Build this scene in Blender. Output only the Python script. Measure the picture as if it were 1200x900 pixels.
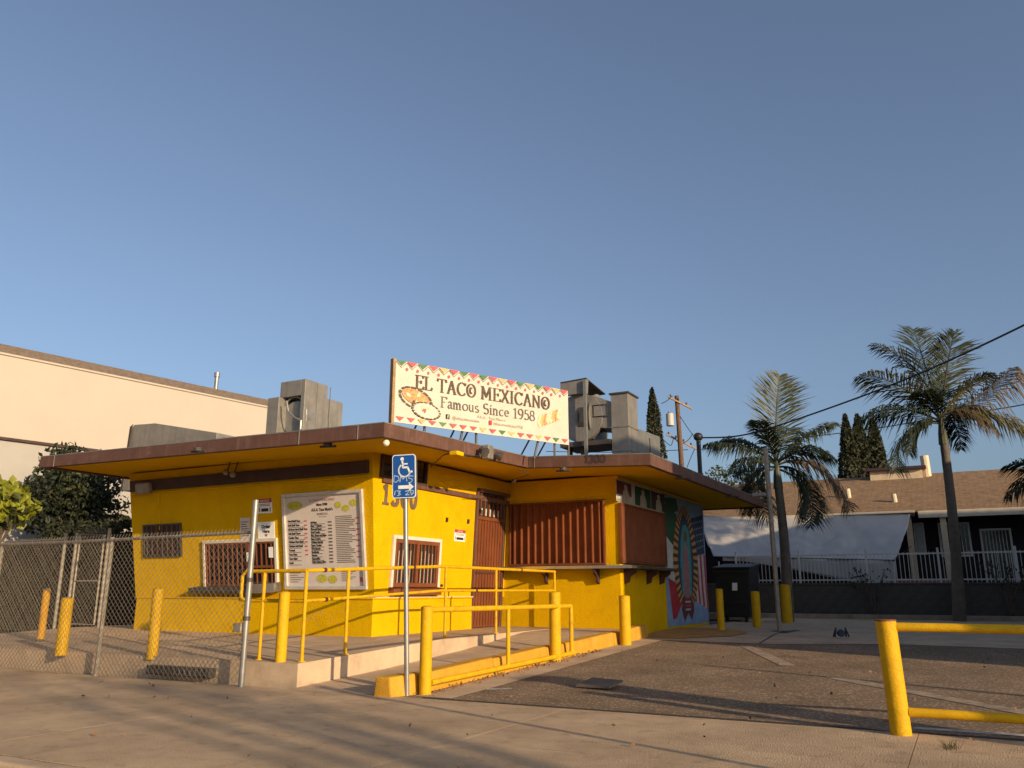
import bpy, math, random
from mathutils import Vector, Matrix, noise
random.seed(7)
R = math.radians
sc = bpy.context.scene
for o in list(bpy.data.objects): bpy.data.objects.remove(o)
COL = sc.collection

# ------------------------------------------------------------------ camera, sky, sun, exposure
F, H0, YAW, HC = 969., 692., R(28), 1.1            # focal length (px of 1200), horizon row, yaw, eye height (seat of a car)
TH = math.atan((H0-450)/F)
cam = bpy.data.objects.new('camera', bpy.data.cameras.new('camera')); COL.objects.link(cam)
cam.data.sensor_width = 36; cam.data.lens = 36*F/1200
cam.data.clip_start = .05; cam.data.clip_end = 6000
cam.location = (0, 0, HC); cam.rotation_euler = (R(90)+TH, 0, YAW)
sc.camera = cam
sc.render.resolution_x, sc.render.resolution_y = 1024, 768
SUN_EL = math.atan(.25)
SH = Vector((.93, -.367, 0)).normalized()         # horizontal direction towards the sun
SUNV = (SH*math.cos(SUN_EL)+Vector((0, 0, math.sin(SUN_EL)))).normalized()
w = bpy.data.worlds.new('World'); sc.world = w; w.use_nodes = True
nt = w.node_tree; bg = nt.nodes['Background']
sky = nt.nodes.new('ShaderNodeTexSky'); sky.sky_type = 'NISHITA'; sky.sun_disc = False
sky.sun_elevation = SUN_EL; sky.sun_rotation = math.atan2(SH.x, SH.y)
sky.air_density = 1.0; sky.dust_density = 2.6; sky.ozone_density = 4.5
hs = nt.nodes.new('ShaderNodeHueSaturation'); hs.inputs['Saturation'].default_value = .78; hs.inputs['Value'].default_value = 1.04      # city haze greys the blue
nt.links.new(sky.outputs[0], hs.inputs['Color']); nt.links.new(hs.outputs[0], bg.inputs[0]); bg.inputs[1].default_value = .094
sun = bpy.data.objects.new('sun', bpy.data.lights.new('sun', 'SUN')); COL.objects.link(sun)
sun.data.energy = 3.75; sun.data.angle = R(.55); sun.data.color = (1, .77, .48)
sun.rotation_euler = (-SUNV).to_track_quat('-Z', 'Y').to_euler(); sun.location = (20, -10, 20)
sc.view_settings.view_transform = 'Standard'; sc.view_settings.look = 'None'
sc.view_settings.exposure = 0.68; sc.view_settings.gamma = 1

# ------------------------------------------------------------------ where a pixel of the photograph meets a known plane
Fw = Vector((-math.sin(YAW)*math.cos(TH), math.cos(YAW)*math.cos(TH), math.sin(TH)))
Rt = Vector((math.cos(YAW), math.sin(YAW), 0)); Up = Rt.cross(Fw)
EYE = Vector((0, 0, HC))
def ray(px, py): return Fw+Rt*((px-600)/F)+Up*((450-py)/F)
def atz(px, py, z=0): r = ray(px, py); return EYE+r*((z-HC)/r.z)
def atx(px, py, x): r = ray(px, py); return EYE+r*(x/r.x)
def aty(px, py, y): r = ray(px, py); return EYE+r*(y/r.y)
class Plane:
    def __init__(s, o, r, u):
        s.o = Vector(o); s.r = Vector(r).normalized(); s.u = Vector(u).normalized(); s.n = s.r.cross(s.u)
    def px(s, x, y):
        r = ray(x, y); p = EYE+r*((s.o-EYE).dot(s.n)/r.dot(s.n)); return ((p-s.o).dot(s.r), (p-s.o).dot(s.u))
    def at(s, a, b, d=0): return s.o+s.r*a+s.u*b+s.n*d
    def rect(s, x0, y0, x1, y1):
        a, b = s.px(x0, y0), s.px(x1, y1); return a[0], b[0], b[1], a[1]      # s0,s1,t0,t1
PA = Plane((-8.3, 11.0, .98), (1, 0, 0), (0, -.15, 1))       # street face of the stand, leaning out
PB = Plane((-8.33, 11.0, .98), (0, 1, 0), (.05, 0, 1))       # its right face
PW = Plane((-8.4, 15.3, .4), (1, 0, 0), (0, 0, 1))           # wing, street face
PS = Plane((-5.78, 15.3, .3), (0, 1, 0), (0, 0, 1))          # wing, right face

# ------------------------------------------------------------------ materials
MATS = {}
def mat(name, col, rough=.7, var=.12, scale=3, bump=.0, bscale=60, metal=0, col2=None, spot=0, spotcol=(.05, .04, .03), spotscale=2.5, spotw=.08, streak=0, spec=.4, trans=0):
    m = bpy.data.materials.new(name); m.use_nodes = True; t = m.node_tree; N = t.nodes; L = t.links
    b = N['Principled BSDF']; b.inputs['Roughness'].default_value = rough; b.inputs['Metallic'].default_value = metal
    b.inputs['Specular IOR Level'].default_value = spec
    tc = N.new('ShaderNodeTexCoord')
    mp = N.new('ShaderNodeMapping'); L.new(tc.outputs['Object'], mp.inputs[0])
    n1 = N.new('ShaderNodeTexNoise'); n1.inputs['Scale'].default_value = scale; n1.inputs['Detail'].default_value = 8; n1.inputs['Roughness'].default_value = .65
    L.new(mp.outputs[0], n1.inputs[0])
    c2 = col2 or tuple(max(0, c*(1-2.2*var)) for c in col)
    mx = N.new('ShaderNodeMix'); mx.data_type = 'RGBA'
    rp = N.new('ShaderNodeValToRGB'); rp.color_ramp.elements[0].position = .35; rp.color_ramp.elements[1].position = .68
    L.new(n1.outputs[0], rp.inputs[0]); L.new(rp.outputs[0], mx.inputs[0])
    mx.inputs[6].default_value = (*c2, 1); mx.inputs[7].default_value = (*col, 1)
    out = mx.outputs[2]
    if streak:
        mp2 = N.new('ShaderNodeMapping'); mp2.inputs['Scale'].default_value = (7, 7, .5); L.new(tc.outputs['Object'], mp2.inputs[0])
        n3 = N.new('ShaderNodeTexNoise'); n3.inputs['Scale'].default_value = 1.6; n3.inputs['Detail'].default_value = 5; L.new(mp2.outputs[0], n3.inputs[0])
        r3 = N.new('ShaderNodeValToRGB'); r3.color_ramp.elements[0].position = .52; r3.color_ramp.elements[1].position = .78; L.new(n3.outputs[0], r3.inputs[0])
        ml = N.new('ShaderNodeMath'); ml.operation = 'MULTIPLY'; ml.inputs[1].default_value = streak; L.new(r3.outputs[0], ml.inputs[0])
        m3 = N.new('ShaderNodeMix'); m3.data_type = 'RGBA'; L.new(ml.outputs[0], m3.inputs[0]); L.new(out, m3.inputs[6]); m3.inputs[7].default_value = (*spotcol, 1); out = m3.outputs[2]
    if spot:
        n2 = N.new('ShaderNodeTexNoise'); n2.inputs['Scale'].default_value = spotscale; n2.inputs['Detail'].default_value = 10; n2.inputs['Roughness'].default_value = .72
        L.new(mp.outputs[0], n2.inputs[0])
        r2 = N.new('ShaderNodeValToRGB'); r2.color_ramp.elements[0].position = 1-spotw-.36; r2.color_ramp.elements[1].position = 1-.36+spotw
        L.new(n2.outputs[0], r2.inputs[0])
        ml = N.new('ShaderNodeMath'); ml.operation = 'MULTIPLY'; ml.inputs[1].default_value = spot; L.new(r2.outputs[0], ml.inputs[0])
        m2 = N.new('ShaderNodeMix'); m2.data_type = 'RGBA'; L.new(ml.outputs[0], m2.inputs[0]); L.new(out, m2.inputs[6]); m2.inputs[7].default_value = (*spotcol, 1); out = m2.outputs[2]
    L.new(out, b.inputs['Base Color'])
    if bump:
        nb = N.new('ShaderNodeTexNoise'); nb.inputs['Scale'].default_value = bscale; nb.inputs['Detail'].default_value = 4; L.new(mp.outputs[0], nb.inputs[0])
        bp = N.new('ShaderNodeBump'); bp.inputs['Strength'].default_value = bump; bp.inputs['Distance'].default_value = .02
        L.new(nb.outputs[0], bp.inputs['Height']); L.new(bp.outputs[0], b.inputs['Normal'])
    if trans:
        tr = N.new('ShaderNodeBsdfTranslucent'); L.new(out, tr.inputs[0]); ms = N.new('ShaderNodeMixShader'); ms.inputs[0].default_value = trans
        L.new(b.outputs[0], ms.inputs[1]); L.new(tr.outputs[0], ms.inputs[2]); L.new(ms.outputs[0], N['Material Output'].inputs[0])
    MATS[name] = m; return m
M = MATS
mat('yellow_wall', (.64, .375, .003), .9, .06, 2.0, .45, 45, spot=.5, spotcol=(.42, .22, .008), spotscale=1.6, spotw=.12, streak=.22, spec=.03)
mat('yellow_soffit', (.66, .40, .004), .9, .06, 1.5, .1, 40, spot=.3, spotcol=(.4, .22, .02), spec=.05)
mat('yellow_pipe', (.64, .36, .006), .6, .10, 8, .25, 60, spot=.85, spotcol=(.20, .09, .03), spotscale=6, spotw=.075, spec=.2)
mat('yellow_kerb', (.60, .30, .02), .8, .12, 5, .4, 50, spot=.7, spotcol=(.25, .19, .13), spotscale=5, spotw=.08)
mat('brown_trim', (.125, .058, .04), .7, .12, 4, .15, 60, spot=.35, spotcol=(.26, .17, .14), spotscale=3, streak=.3)
mat('dark_beam', (.06, .032, .028), .75, .15, 5, .1)
mat('rust_bars', (.20, .058, .02), .7, .14, 6, .1, 80, spot=.5, spotcol=(.12, .04, .02))
mat('rust_shutter', (.19, .056, .02), .7, .14, 3, .1, 70, spot=.5, spotcol=(.10, .032, .016), spotscale=2, streak=.25, spec=.2)
mat('rust_dark', (.07, .026, .018), .8, .1, 5)
mat('white_frame', (.62, .56, .47), .7, .06, 6, .1)
mat('dark_glass', (.012, .012, .014), .12, .1, 3, spec=.5)
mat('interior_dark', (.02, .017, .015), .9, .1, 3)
mat('blind', (.55, .50, .43), .8, .1, 8)
mat('menu_paper', (.60, .53, .49), .42, .05, 3)
mat('alu_frame', (.62, .58, .53), .45, .1, 6, metal=.3)
mat('ink', (.03, .025, .025), .7, .2, 10)
mat('ink_grey', (.16, .14, .12), .7, .2, 10)
mat('ink_red', (.45, .05, .05), .7, .15, 10)
mat('ink_faded', (.42, .32, .22), .7, .2, 10)
mat('food_yellow', (.62, .5, .05), .7, .4, 30, col2=(.25, .3, .04))
mat('banner', (.56, .505, .42), .6, .06, 2.5, .25, 9)
mat('print_red', (.62, .09, .09), .6, .1, 8); mat('print_green', (.08, .20, .07), .6, .15, 8); mat('print_gold', (.70, .42, .16), .6, .15, 8)
mat('print_brown', (.12, .075, .045), .6, .3, 18); mat('print_rice', (.66, .40, .16), .7, .35, 30, col2=(.4, .13, .05)); mat('print_taco', (.66, .36, .20), .7, .4, 26, col2=(.72, .6, .42))
mat('wood', (.40, .24, .12), .8, .2, 6, .2, 40)
mat('galv', (.32, .31, .29), .42, .14, 5, 0, 40, metal=.5, spot=.25, spotcol=(.2, .17, .13), spotscale=3, streak=.4)
mat('galv_warm', (.29, .265, .235), .5, .12, 4, 0, 40, metal=.35, spot=.25, spotcol=(.15, .11, .08), spotscale=2.5, streak=.55)
mat('galv_dark', (.10, .085, .075), .6, .2, 5, .1, 40, metal=.4)
mat('steel', (.55, .54, .52), .25, .06, 5, metal=.9)
mat('fence_metal', (.36, .31, .25), .55, .2, 14, .1, 60, metal=.4, spot=.5, spotcol=(.16, .10, .06), spotscale=9)
mat('wire_metal', (.22, .185, .15), .6, .2, 14, metal=.3)
mat('concrete', (.56, .41, .275), .95, .13, 1.4, .3, 70, spot=.55, spotcol=(.22, .16, .11), spotscale=2.2, spotw=.12, spec=.08)
mat('concrete_dirty', (.36, .28, .20), .95, .16, 2.5, .4, 60, spot=.7, spotcol=(.10, .085, .07), spotscale=3.5, spotw=.14, streak=.3)
mat('sidewalk_mat', (.56, .40, .255), .95, .16, .9, .6, 70, spot=.75, spotcol=(.20, .14, .09), spotscale=4.5, spotw=.12, spec=.08)
mat('joint_dirt', (.06, .05, .04), .95, .2, 8)
mat('paint_white', (.55, .5, .44), .85, .25, 9, spot=.8, spotcol=(.12, .1, .085), spotscale=7, spotw=.14)
mat('paint_blue', (.05, .07, .12), .85, .3, 9, spot=.6, spotcol=(.13, .12, .1), spotscale=9)
mat('paint_orange', (.52, .26, .06), .9, .2, 6, .2, 80, spot=.75, spotcol=(.2, .16, .12), spotscale=4, spotw=.16)
mat('faded_strip', (.52, .40, .29), .95, .3, 6, .3, 90, spot=.8, spotcol=(.22, .165, .115), spotscale=6, spotw=.22, spec=.06)
mat('sign_blue', (.012, .085, .33), .4, .05, 5); mat('sign_white', (.8, .8, .78), .5, .04, 5); mat('graffiti', (.45, .58, .75), .6, .1, 9)
mat('digit_grey', (.17, .115, .075), .7, .2, 9)
mat('cream_wall', (.44, .375, .31), .85, .03, .5, .1, 20); mat('grey_wall', (.36, .33, .30), .85, .05, .7); mat('shingle_grey', (.23, .17, .12), .9, .25, 8, .6, 14, col2=(.13, .09, .065))
mat('house_wall', (.022, .014, .016), .85, .2, 2); mat('house_trim', (.62, .55, .46), .7, .08, 5); mat('house_purple', (.05, .024, .035), .8, .1, 4)
mat('pink_wall', (.40, .17, .15), .8, .1, 4); mat('cream_metal', (.66, .52, .36), .6, .1, 6)
mat('block', (.10, .088, .075), .92, .18, 3, .5, 50, spot=.5, spotcol=(.05, .045, .04)); mat('mortar', (.07, .062, .055), .95, .1, 8)
mat('white_metal', (.62, .60, .56), .5, .1, 6)
mat('tarp', (.58, .55, .53), .55, .06, 1.5, .4, 2.2, trans=.25); mat('tarp_b', (.62, .59, .56), .55, .06, 1.5, .4, 2.2, trans=.25)
mat('bin_black', (.018, .018, .018), .5, .2, 5); mat('bag_plastic', (.02, .022, .03), .3, .2, 8)
mat('bark', (.12, .085, .06), .9, .25, 8, .6, 30); mat('palm_trunk', (.15, .12, .092), .9, .2, 5, .5, 25, spot=.5, spotcol=(.1, .08, .065)); mat('crownshaft', (.085, .085, .045), .6, .15, 5)
mat('frond_green', (.036, .050, .018), .55, .25, 3, trans=.3); mat('frond_sunlit', (.10, .11, .036), .5, .3, 3, trans=.35); mat('frond_dry', (.17, .145, .04), .6, .3, 4, trans=.3); mat('frond_brown', (.15, .10, .05), .7, .25, 4, trans=.25)  # the lighter green puts sun on upper fronds into the colour
mat('leaf_dark', (.03, .04, .017), .6, .3, 3, trans=.2); mat('leaf_mid', (.10, .112, .034), .6, .3, 3, trans=.25); mat('leaf_yellow', (.36, .37, .03), .5, .3, 4, trans=.35)
mat('leaf_hedge', (.036, .042, .016), .7, .3, 3, trans=.15); mat('cypress', (.05, .055, .022), .75, .3, 3, trans=.15); mat('dry_leaf', (.25, .13, .05), .8, .3, 6)
mat('pole_wood', (.16, .09, .055), .9, .2, 6, .4, 30); mat('transformer', (.48, .44, .40), .5, .1, 6); mat('cable', (.012, .012, .014), .6, .1, 5); mat('black_pipe', (.02, .02, .022), .5, .1, 5)
mat('lamp_glass', (.75, .68, .55), .3, .05, 5); mat('cardboard', (.15, .115, .09), .9, .15, 5)
mat('stucco', (.45, .36, .28), .9, .1, 2, .4, 40); mat('dirt', (.13, .10, .075), .95, .25, 1.2, .5, 30); mat('grass_weed', (.13, .11, .04), .8, .3, 6)
for n, c in dict(mu_sky=(.22, .32, .47), mu_green=(.02, .075, .03), mu_white=(.50, .50, .46), mu_red=(.40, .025, .03), mu_navy=(.025, .045, .10), mu_gold=(.55, .27, .05), mu_dark=(.06, .035, .025),
                 mu_teal=(.06, .26, .26), mu_pink=(.34, .15, .15), mu_maroon=(.13, .03, .03), mu_pale=(.48, .42, .36), mu_stripe=(.45, .05, .06), mu_brown=(.17, .10, .04)).items(): mat(n, c, .75, .15, 7, .15, 60, spot=.35, spotcol=tuple(x*.45 for x in c), spotscale=8)
def asphalt():
    m = mat('asphalt', (.40, .30, .215), .95, .15, 1.2, .9, 160, spot=.6, spotcol=(.22, .165, .12), spotscale=1.1, spotw=.14, spec=.06)
    t = m.node_tree; N = t.nodes; L = t.links; b = N['Principled BSDF']
    src = b.inputs['Base Color'].links[0].from_socket
    tc = N.new('ShaderNodeTexCoord'); v = N.new('ShaderNodeTexVoronoi'); v.inputs['Scale'].default_value = 25; L.new(tc.outputs['Object'], v.inputs[0])
    rp = N.new('ShaderNodeValToRGB'); rp.color_ramp.elements[0].position = .05; rp.color_ramp.elements[0].color = (1.9, 1.75, 1.6, 1); rp.color_ramp.elements[1].position = .42; rp.color_ramp.elements[1].color = (.62, .6, .58, 1)
    L.new(v.outputs['Distance'], rp.inputs[0])
    mx = N.new('ShaderNodeMix'); mx.data_type = 'RGBA'; mx.blend_type = 'MULTIPLY'; mx.inputs[0].default_value = .85; L.new(src, mx.inputs[6]); L.new(rp.outputs[0], mx.inputs[7])
    c = N.new('ShaderNodeTexVoronoi'); c.feature = 'DISTANCE_TO_EDGE'; c.inputs['Scale'].default_value = .55
    nz = N.new('ShaderNodeTexNoise'); nz.inputs['Scale'].default_value = 2.5; nz.inputs['Detail'].default_value = 6; L.new(tc.outputs['Object'], nz.inputs[0])
    ad = N.new('ShaderNodeMix'); ad.data_type = 'VECTOR'; ad.inputs[0].default_value = .3; L.new(tc.outputs['Object'], ad.inputs[4]); L.new(nz.outputs['Color'], ad.inputs[5]); L.new(ad.outputs[1], c.inputs[0])
    cr = N.new('ShaderNodeValToRGB'); cr.color_ramp.elements[0].position = .003; cr.color_ramp.elements[0].color = (.35, .33, .3, 1); cr.color_ramp.elements[1].position = .012; cr.color_ramp.elements[1].color = (1, 1, 1, 1)
    L.new(c.outputs['Distance'], cr.inputs[0])
    m2 = N.new('ShaderNodeMix'); m2.data_type = 'RGBA'; m2.blend_type = 'MULTIPLY'; m2.inputs[0].default_value = .3; L.new(mx.outputs[2], m2.inputs[6]); L.new(cr.outputs[0], m2.inputs[7])
    L.new(m2.outputs[2], b.inputs['Base Color'])
asphalt()
def shingles():
    m = mat('shingle_tan', (.36, .235, .14), .95, .18, 5, .5, 12, spot=.4, spotcol=(.22, .14, .085), spotscale=9, spec=.1)
    t = m.node_tree; N = t.nodes; L = t.links; b = N['Principled BSDF']; src = b.inputs['Base Color'].links[0].from_socket
    tc = N.new('ShaderNodeTexCoord'); mp = N.new('ShaderNodeMapping'); mp.inputs['Scale'].default_value = (1, 1, 1); L.new(tc.outputs['Object'], mp.inputs[0])
    br = N.new('ShaderNodeTexBrick'); br.inputs['Scale'].default_value = 1; br.inputs['Brick Width'].default_value = .34; br.inputs['Row Height'].default_value = .15; br.inputs['Mortar Size'].default_value = .02; br.inputs['Bias'].default_value = -.2
    br.inputs['Color1'].default_value = (1, 1, 1, 1); br.inputs['Color2'].default_value = (.78, .76, .74, 1); br.inputs['Mortar'].default_value = (.7, .66, .62, 1); L.new(mp.outputs[0], br.inputs[0])
    mx = N.new('ShaderNodeMix'); mx.data_type = 'RGBA'; mx.blend_type = 'MULTIPLY'; mx.inputs[0].default_value = .8; L.new(src, mx.inputs[6]); L.new(br.outputs[0], mx.inputs[7]); L.new(mx.outputs[2], b.inputs['Base Color'])
shingles()

# ------------------------------------------------------------------ mesh helpers
class MB:
    def __init__(s): s.v = []; s.f = []
    def add(s, vs, fs):
        k = len(s.v); s.v += [Vector(p) for p in vs]; s.f += [tuple(i+k for i in f) for f in fs]; return s
    def hexa(s, a, b):            # two quads (bottom ring a, top ring b)
        return s.add(list(a)+list(b), [(3, 2, 1, 0), (4, 5, 6, 7)]+[(i, (i+1) % 4, (i+1) % 4+4, i+4) for i in range(4)])
    def box(s, x0, x1, y0, y1, z0, z1):
        return s.hexa([(x0, y0, z0), (x1, y0, z0), (x1, y1, z0), (x0, y1, z0)], [(x0, y0, z1), (x1, y0, z1), (x1, y1, z1), (x0, y1, z1)])
    def pbox(s, P, a0, a1, b0, b1, d0, d1):      # box on a Plane: along, up, out
        return s.hexa([P.at(a0, b0, d0), P.at(a1, b0, d0), P.at(a1, b1, d0), P.at(a0, b1, d0)], [P.at(a0, b0, d1), P.at(a1, b0, d1), P.at(a1, b1, d1), P.at(a0, b1, d1)])
    def prism(s, poly, h):
        n = len(poly); h = Vector(h); top = [Vector(p)+h for p in poly]
        return s.add(list(poly)+top, [tuple(range(n))[::-1], tuple(range(n, 2*n))]+[(i, (i+1) % n, (i+1) % n+n, i+n) for i in range(n)])
    def poly(s, pts): return s.add(pts, [tuple(range(len(pts)))])
    def tube(s, pts, r, n=8, cap=True):
        pts = [Vector(p) for p in pts]; rs = r if isinstance(r, (list, tuple)) else [r]*len(pts); k = len(s.v)
        prev = None
        for i, p in enumerate(pts):
            d = (pts[min(i+1, len(pts)-1)]-pts[max(i-1, 0)]).normalized()
            a = d.cross(prev) if prev is not None and d.cross(prev).length > 1e-4 else d.orthogonal()
            if prev is None: u = d.orthogonal().normalized()
            else:
                u = (prev-d*prev.dot(d)); u = u.normalized() if u.length > 1e-5 else d.orthogonal().normalized()
            prev = u; v = d.cross(u)
            for j in range(n):
                t = 2*math.pi*j/n; s.v.append(p+(u*math.cos(t)+v*math.sin(t))*rs[i])
        for i in range(len(pts)-1):
            for j in range(n):
                s.f.append((k+i*n+j, k+i*n+(j+1) % n, k+(i+1)*n+(j+1) % n, k+(i+1)*n+j))
        if cap:
            s.f.append(tuple(k+j for j in range(n))[::-1]); s.f.append(tuple(k+(len(pts)-1)*n+j for j in range(n)))
        return s
    def ball(s, c, r, n=10, m=6, sc=(1, 1, 1)):
        c = Vector(c); k = len(s.v)
        for i in range(m+1):
            ph = math.pi*i/m
            for j in range(n):
                t = 2*math.pi*j/n; s.v.append(c+Vector((r*sc[0]*math.sin(ph)*math.cos(t), r*sc[1]*math.sin(ph)*math.sin(t), r*sc[2]*math.cos(ph))))
        for i in range(m):
            for j in range(n): s.f.append((k+i*n+j, k+(i+1)*n+j, k+(i+1)*n+(j+1) % n, k+i*n+(j+1) % n))
        return s
    def mesh(s, name, m, smooth=False, off=(0, 0, 0)):
        off = Vector(off); me = bpy.data.meshes.new(name); me.from_pydata([tuple(v-off) for v in s.v], [], s.f); me.materials.append(M[m])
        if smooth:
            me.polygons.foreach_set('use_smooth', [True]*len(me.polygons))
        me.update(); return me
def bevel(o, wd=.01, seg=2):
    b = o.modifiers.new('bevel', 'BEVEL'); b.width = wd; b.segments = seg; b.limit_method = 'ANGLE'; b.angle_limit = R(40); return o
def autosmooth(o, ang=35):
    me = o.data; me.polygons.foreach_set('use_smooth', [True]*len(me.polygons))
    try: me.set_sharp_from_angle(angle=R(ang))
    except Exception: pass
    return o
class Thing:
    def __init__(s, name, label, cat, loc, group=None):
        s.loc = Vector(loc); o = bpy.data.objects.new(name, None); o.empty_display_size = .2; COL.objects.link(o); o.location = s.loc
        o['label'] = label; o['category'] = cat
        if group: o['group'] = group
        s.o = o
    def part(s, name, mb, m, parent=None, label=None, smooth=False, bev=0, stuff=False):
        o = bpy.data.objects.new(name, mb.mesh(name, m, False, s.loc)); COL.objects.link(o); o.parent = parent or s.o
        if smooth: autosmooth(o)
        if label: o['label'] = label
        if stuff: o['kind'] = 'stuff'
        if bev: bevel(o, bev)
        return o
def one(name, mb, m, label, cat, loc=(0, 0, 0), group=None, smooth=False, bev=0):
    o = bpy.data.objects.new(name, mb.mesh(name, m, False, loc)); COL.objects.link(o); o.location = Vector(loc); o['label'] = label; o['category'] = cat
    if group: o['group'] = group
    if smooth: autosmooth(o)
    if bev: bevel(o, bev)
    return o
def struct(name, mb, m, bev=0):
    o = bpy.data.objects.new(name, mb.mesh(name, m)); COL.objects.link(o); o['kind'] = 'structure'
    if bev: bevel(o, bev)
    return o
def child(name, mesh, parent, loc=(0, 0, 0)):
    o = bpy.data.objects.new(name, mesh); COL.objects.link(o); o.parent = parent; o.location = loc; return o
def copy_tree(o, parent=None, loc=None, label=None):
    c = o.copy(); COL.objects.link(c); c.parent = parent
    if loc is not None: c.location = Vector(loc)
    if label: c['label'] = label
    for ch in [x for x in bpy.data.objects if x.parent == o]: copy_tree(ch, c)
    return c
# lettering ------------------------------------------------------------
def text(mb, P, s, a, b, h, d=.006, align='LEFT', sx=1, bold=0, shear=0):
    cu = bpy.data.curves.new('t', 'FONT'); cu.body = s; cu.size = h*1.38; cu.align_x = align; cu.offset = bold; cu.resolution_u = 2; cu.shear = shear
    ob = bpy.data.objects.new('t', cu); me = bpy.data.meshes.new_from_object(ob)
    k = len(mb.v); mb.v += [P.at(a+v.co.x*sx, b+v.co.y, d) for v in me.vertices]; mb.f += [tuple(i+k for i in p.vertices) for p in me.polygons]
    bpy.data.objects.remove(ob); bpy.data.curves.remove(cu); bpy.data.meshes.remove(me)
def arc(cx, cy, rx, ry, a0, a1, n=12): return [(cx+rx*math.cos(R(a0+(a1-a0)*i/n)), cy+ry*math.sin(R(a0+(a1-a0)*i/n))) for i in range(n+1)]
# broad-pen letters: (advance, [strokes]); unit = cap height
G = {
 'E': (.66, [[(.14, 0), (.14, 1)], [(.0, 1), (.55, 1), (.58, .84)], [(.14, .52), (.42, .52)], [(0, 0), (.56, 0), (.62, .18)], [(.42, .62), (.42, .42)]]),
 'L': (.6, [[(.14, 0), (.14, 1)], [(0, 1), (.3, 1)], [(0, 0), (.5, 0), (.56, .2)]]),
 'T': (.7, [[(.33, 0), (.33, 1)], [(.0, .82), (.04, 1), (.62, 1), (.66, .82)], [(.2, 0), (.46, 0)]]),
 'A': (.76, [[(.1, 0), (.36, 1)], [(.36, 1), (.62, 0)], [(.2, .35), (.52, .35)], [(0, 0), (.2, 0)], [(.5, 0), (.74, 0)]]),
 'C': (.72, [arc(.38, .5, .32, .5, 40, 320), [(.62, .82), (.64, .98)]]),
 'O': (.8, [arc(.38, .5, .32, .5, 0, 360, 20), arc(.38, .5, .1, .22, 60, 300)]),
 'M': (.95, [[(.12, 0), (.14, 1)], [(.14, 1), (.42, .2)], [(.42, .2), (.7, 1)], [(.7, 1), (.73, 0)], [(0, 0), (.24, 0)], [(.6, 0), (.86, 0)], [(0, 1), (.16, 1)], [(.7, 1), (.85, 1)]]),
 'X': (.74, [[(.08, 0), (.58, 1)], [(.08, 1), (.6, 0)], [(0, 0), (.2, 0)], [(.46, 0), (.7, 0)], [(0, 1), (.22, 1)], [(.46, 1), (.7, 1)]]),
 'I': (.4, [[(.16, 0), (.16, 1)], [(.02, 0), (.3, 0)], [(.02, 1), (.3, 1)], [(.06, .5), (.26, .5)]]),
 'N': (.8, [[(.12, 0), (.12, 1)], [(.12, 1), (.6, 0)], [(.6, 0), (.6, 1)], [(0, 0), (.24, 0)], [(0, 1), (.16, 1)], [(.48, 1), (.72, 1)]]),
 'F': (.62, [[(.14, 0), (.14, 1)], [(0, 1), (.52, 1), (.56, .84)], [(.14, .52), (.4, .52)], [(0, 0), (.3, 0)]]),
 'S': (.6, [arc(.27, .74, .2, .26, 40, 250, 9)+arc(.27, .26, .22, .27, 75, -140, 10)]),
 'a': (.5, [[(.08, .54), (.2, .64), (.34, .56), (.34, .1), (.44, 0)], [(.34, .38), (.14, .3), (.06, .14), (.16, 0), (.34, .12)]]),
 'm': (.84, [[(.1, 0), (.1, .62)], [(0, .62), (.1, .62)], [(.1, .46), (.24, .62), (.36, .5), (.36, 0)], [(.36, .46), (.5, .62), (.63, .5), (.63, 0)], [(.02, 0), (.2, 0)], [(.28, 0), (.46, 0)], [(.55, 0), (.74, 0)]]),
 'o': (.56, [arc(.26, .31, .22, .31, 0, 360, 14)]),
 'u': (.58, [[(.1, .62), (.1, .12), (.22, 0), (.4, .14)], [(.4, .62), (.4, 0)], [(0, .62), (.1, .62)], [(.3, .62), (.4, .62)], [(.4, 0), (.5, 0)]]),
 's': (.44, [arc(.2, .46, .14, .16, 40, 250, 7)+arc(.2, .16, .16, .16, 75, -140, 7)]),
 'i': (.3, [[(.12, 0), (.12, .62)], [(.02, .62), (.12, .62)], [(.02, 0), (.24, 0)], [(.12, .82), (.12, .92)]]),
 'n': (.6, [[(.1, 0), (.1, .62)], [(0, .62), (.1, .62)], [(.1, .46), (.26, .62), (.4, .5), (.4, 0)], [(.02, 0), (.2, 0)], [(.32, 0), (.5, 0)]]),
 'c': (.5, [arc(.25, .31, .2, .31, 50, 310, 10)]),
 'e': (.52, [[(.06, .34), (.44, .34)]+arc(.25, .33, .19, .29, 5, 310, 12)]),
 '1': (.5, [[(.24, 0), (.24, 1), (.08, .84)], [(.08, 0), (.4, 0)]]),
 '9': (.6, [arc(.27, .7, .22, .3, 0, 360, 14), [(.49, .7), (.46, .3), (.3, .02), (.12, .02)]]),
 '5': (.56, [[(.44, 1), (.14, 1), (.12, .56)], arc(.24, .32, .23, .32, 110, -140, 12)]),
 '8': (.6, [arc(.27, .75, .18, .25, 0, 360, 14), arc(.27, .25, .23, .26, 0, 360, 14)]),
 '3': (.58, [arc(.24, .74, .2, .26, 150, -80, 10), arc(.24, .26, .23, .27, 80, -150, 10)]),
 '0': (.62, [arc(.28, .5, .22, .5, 0, 360, 18)]),
 ' ': (.36, [])}
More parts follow.
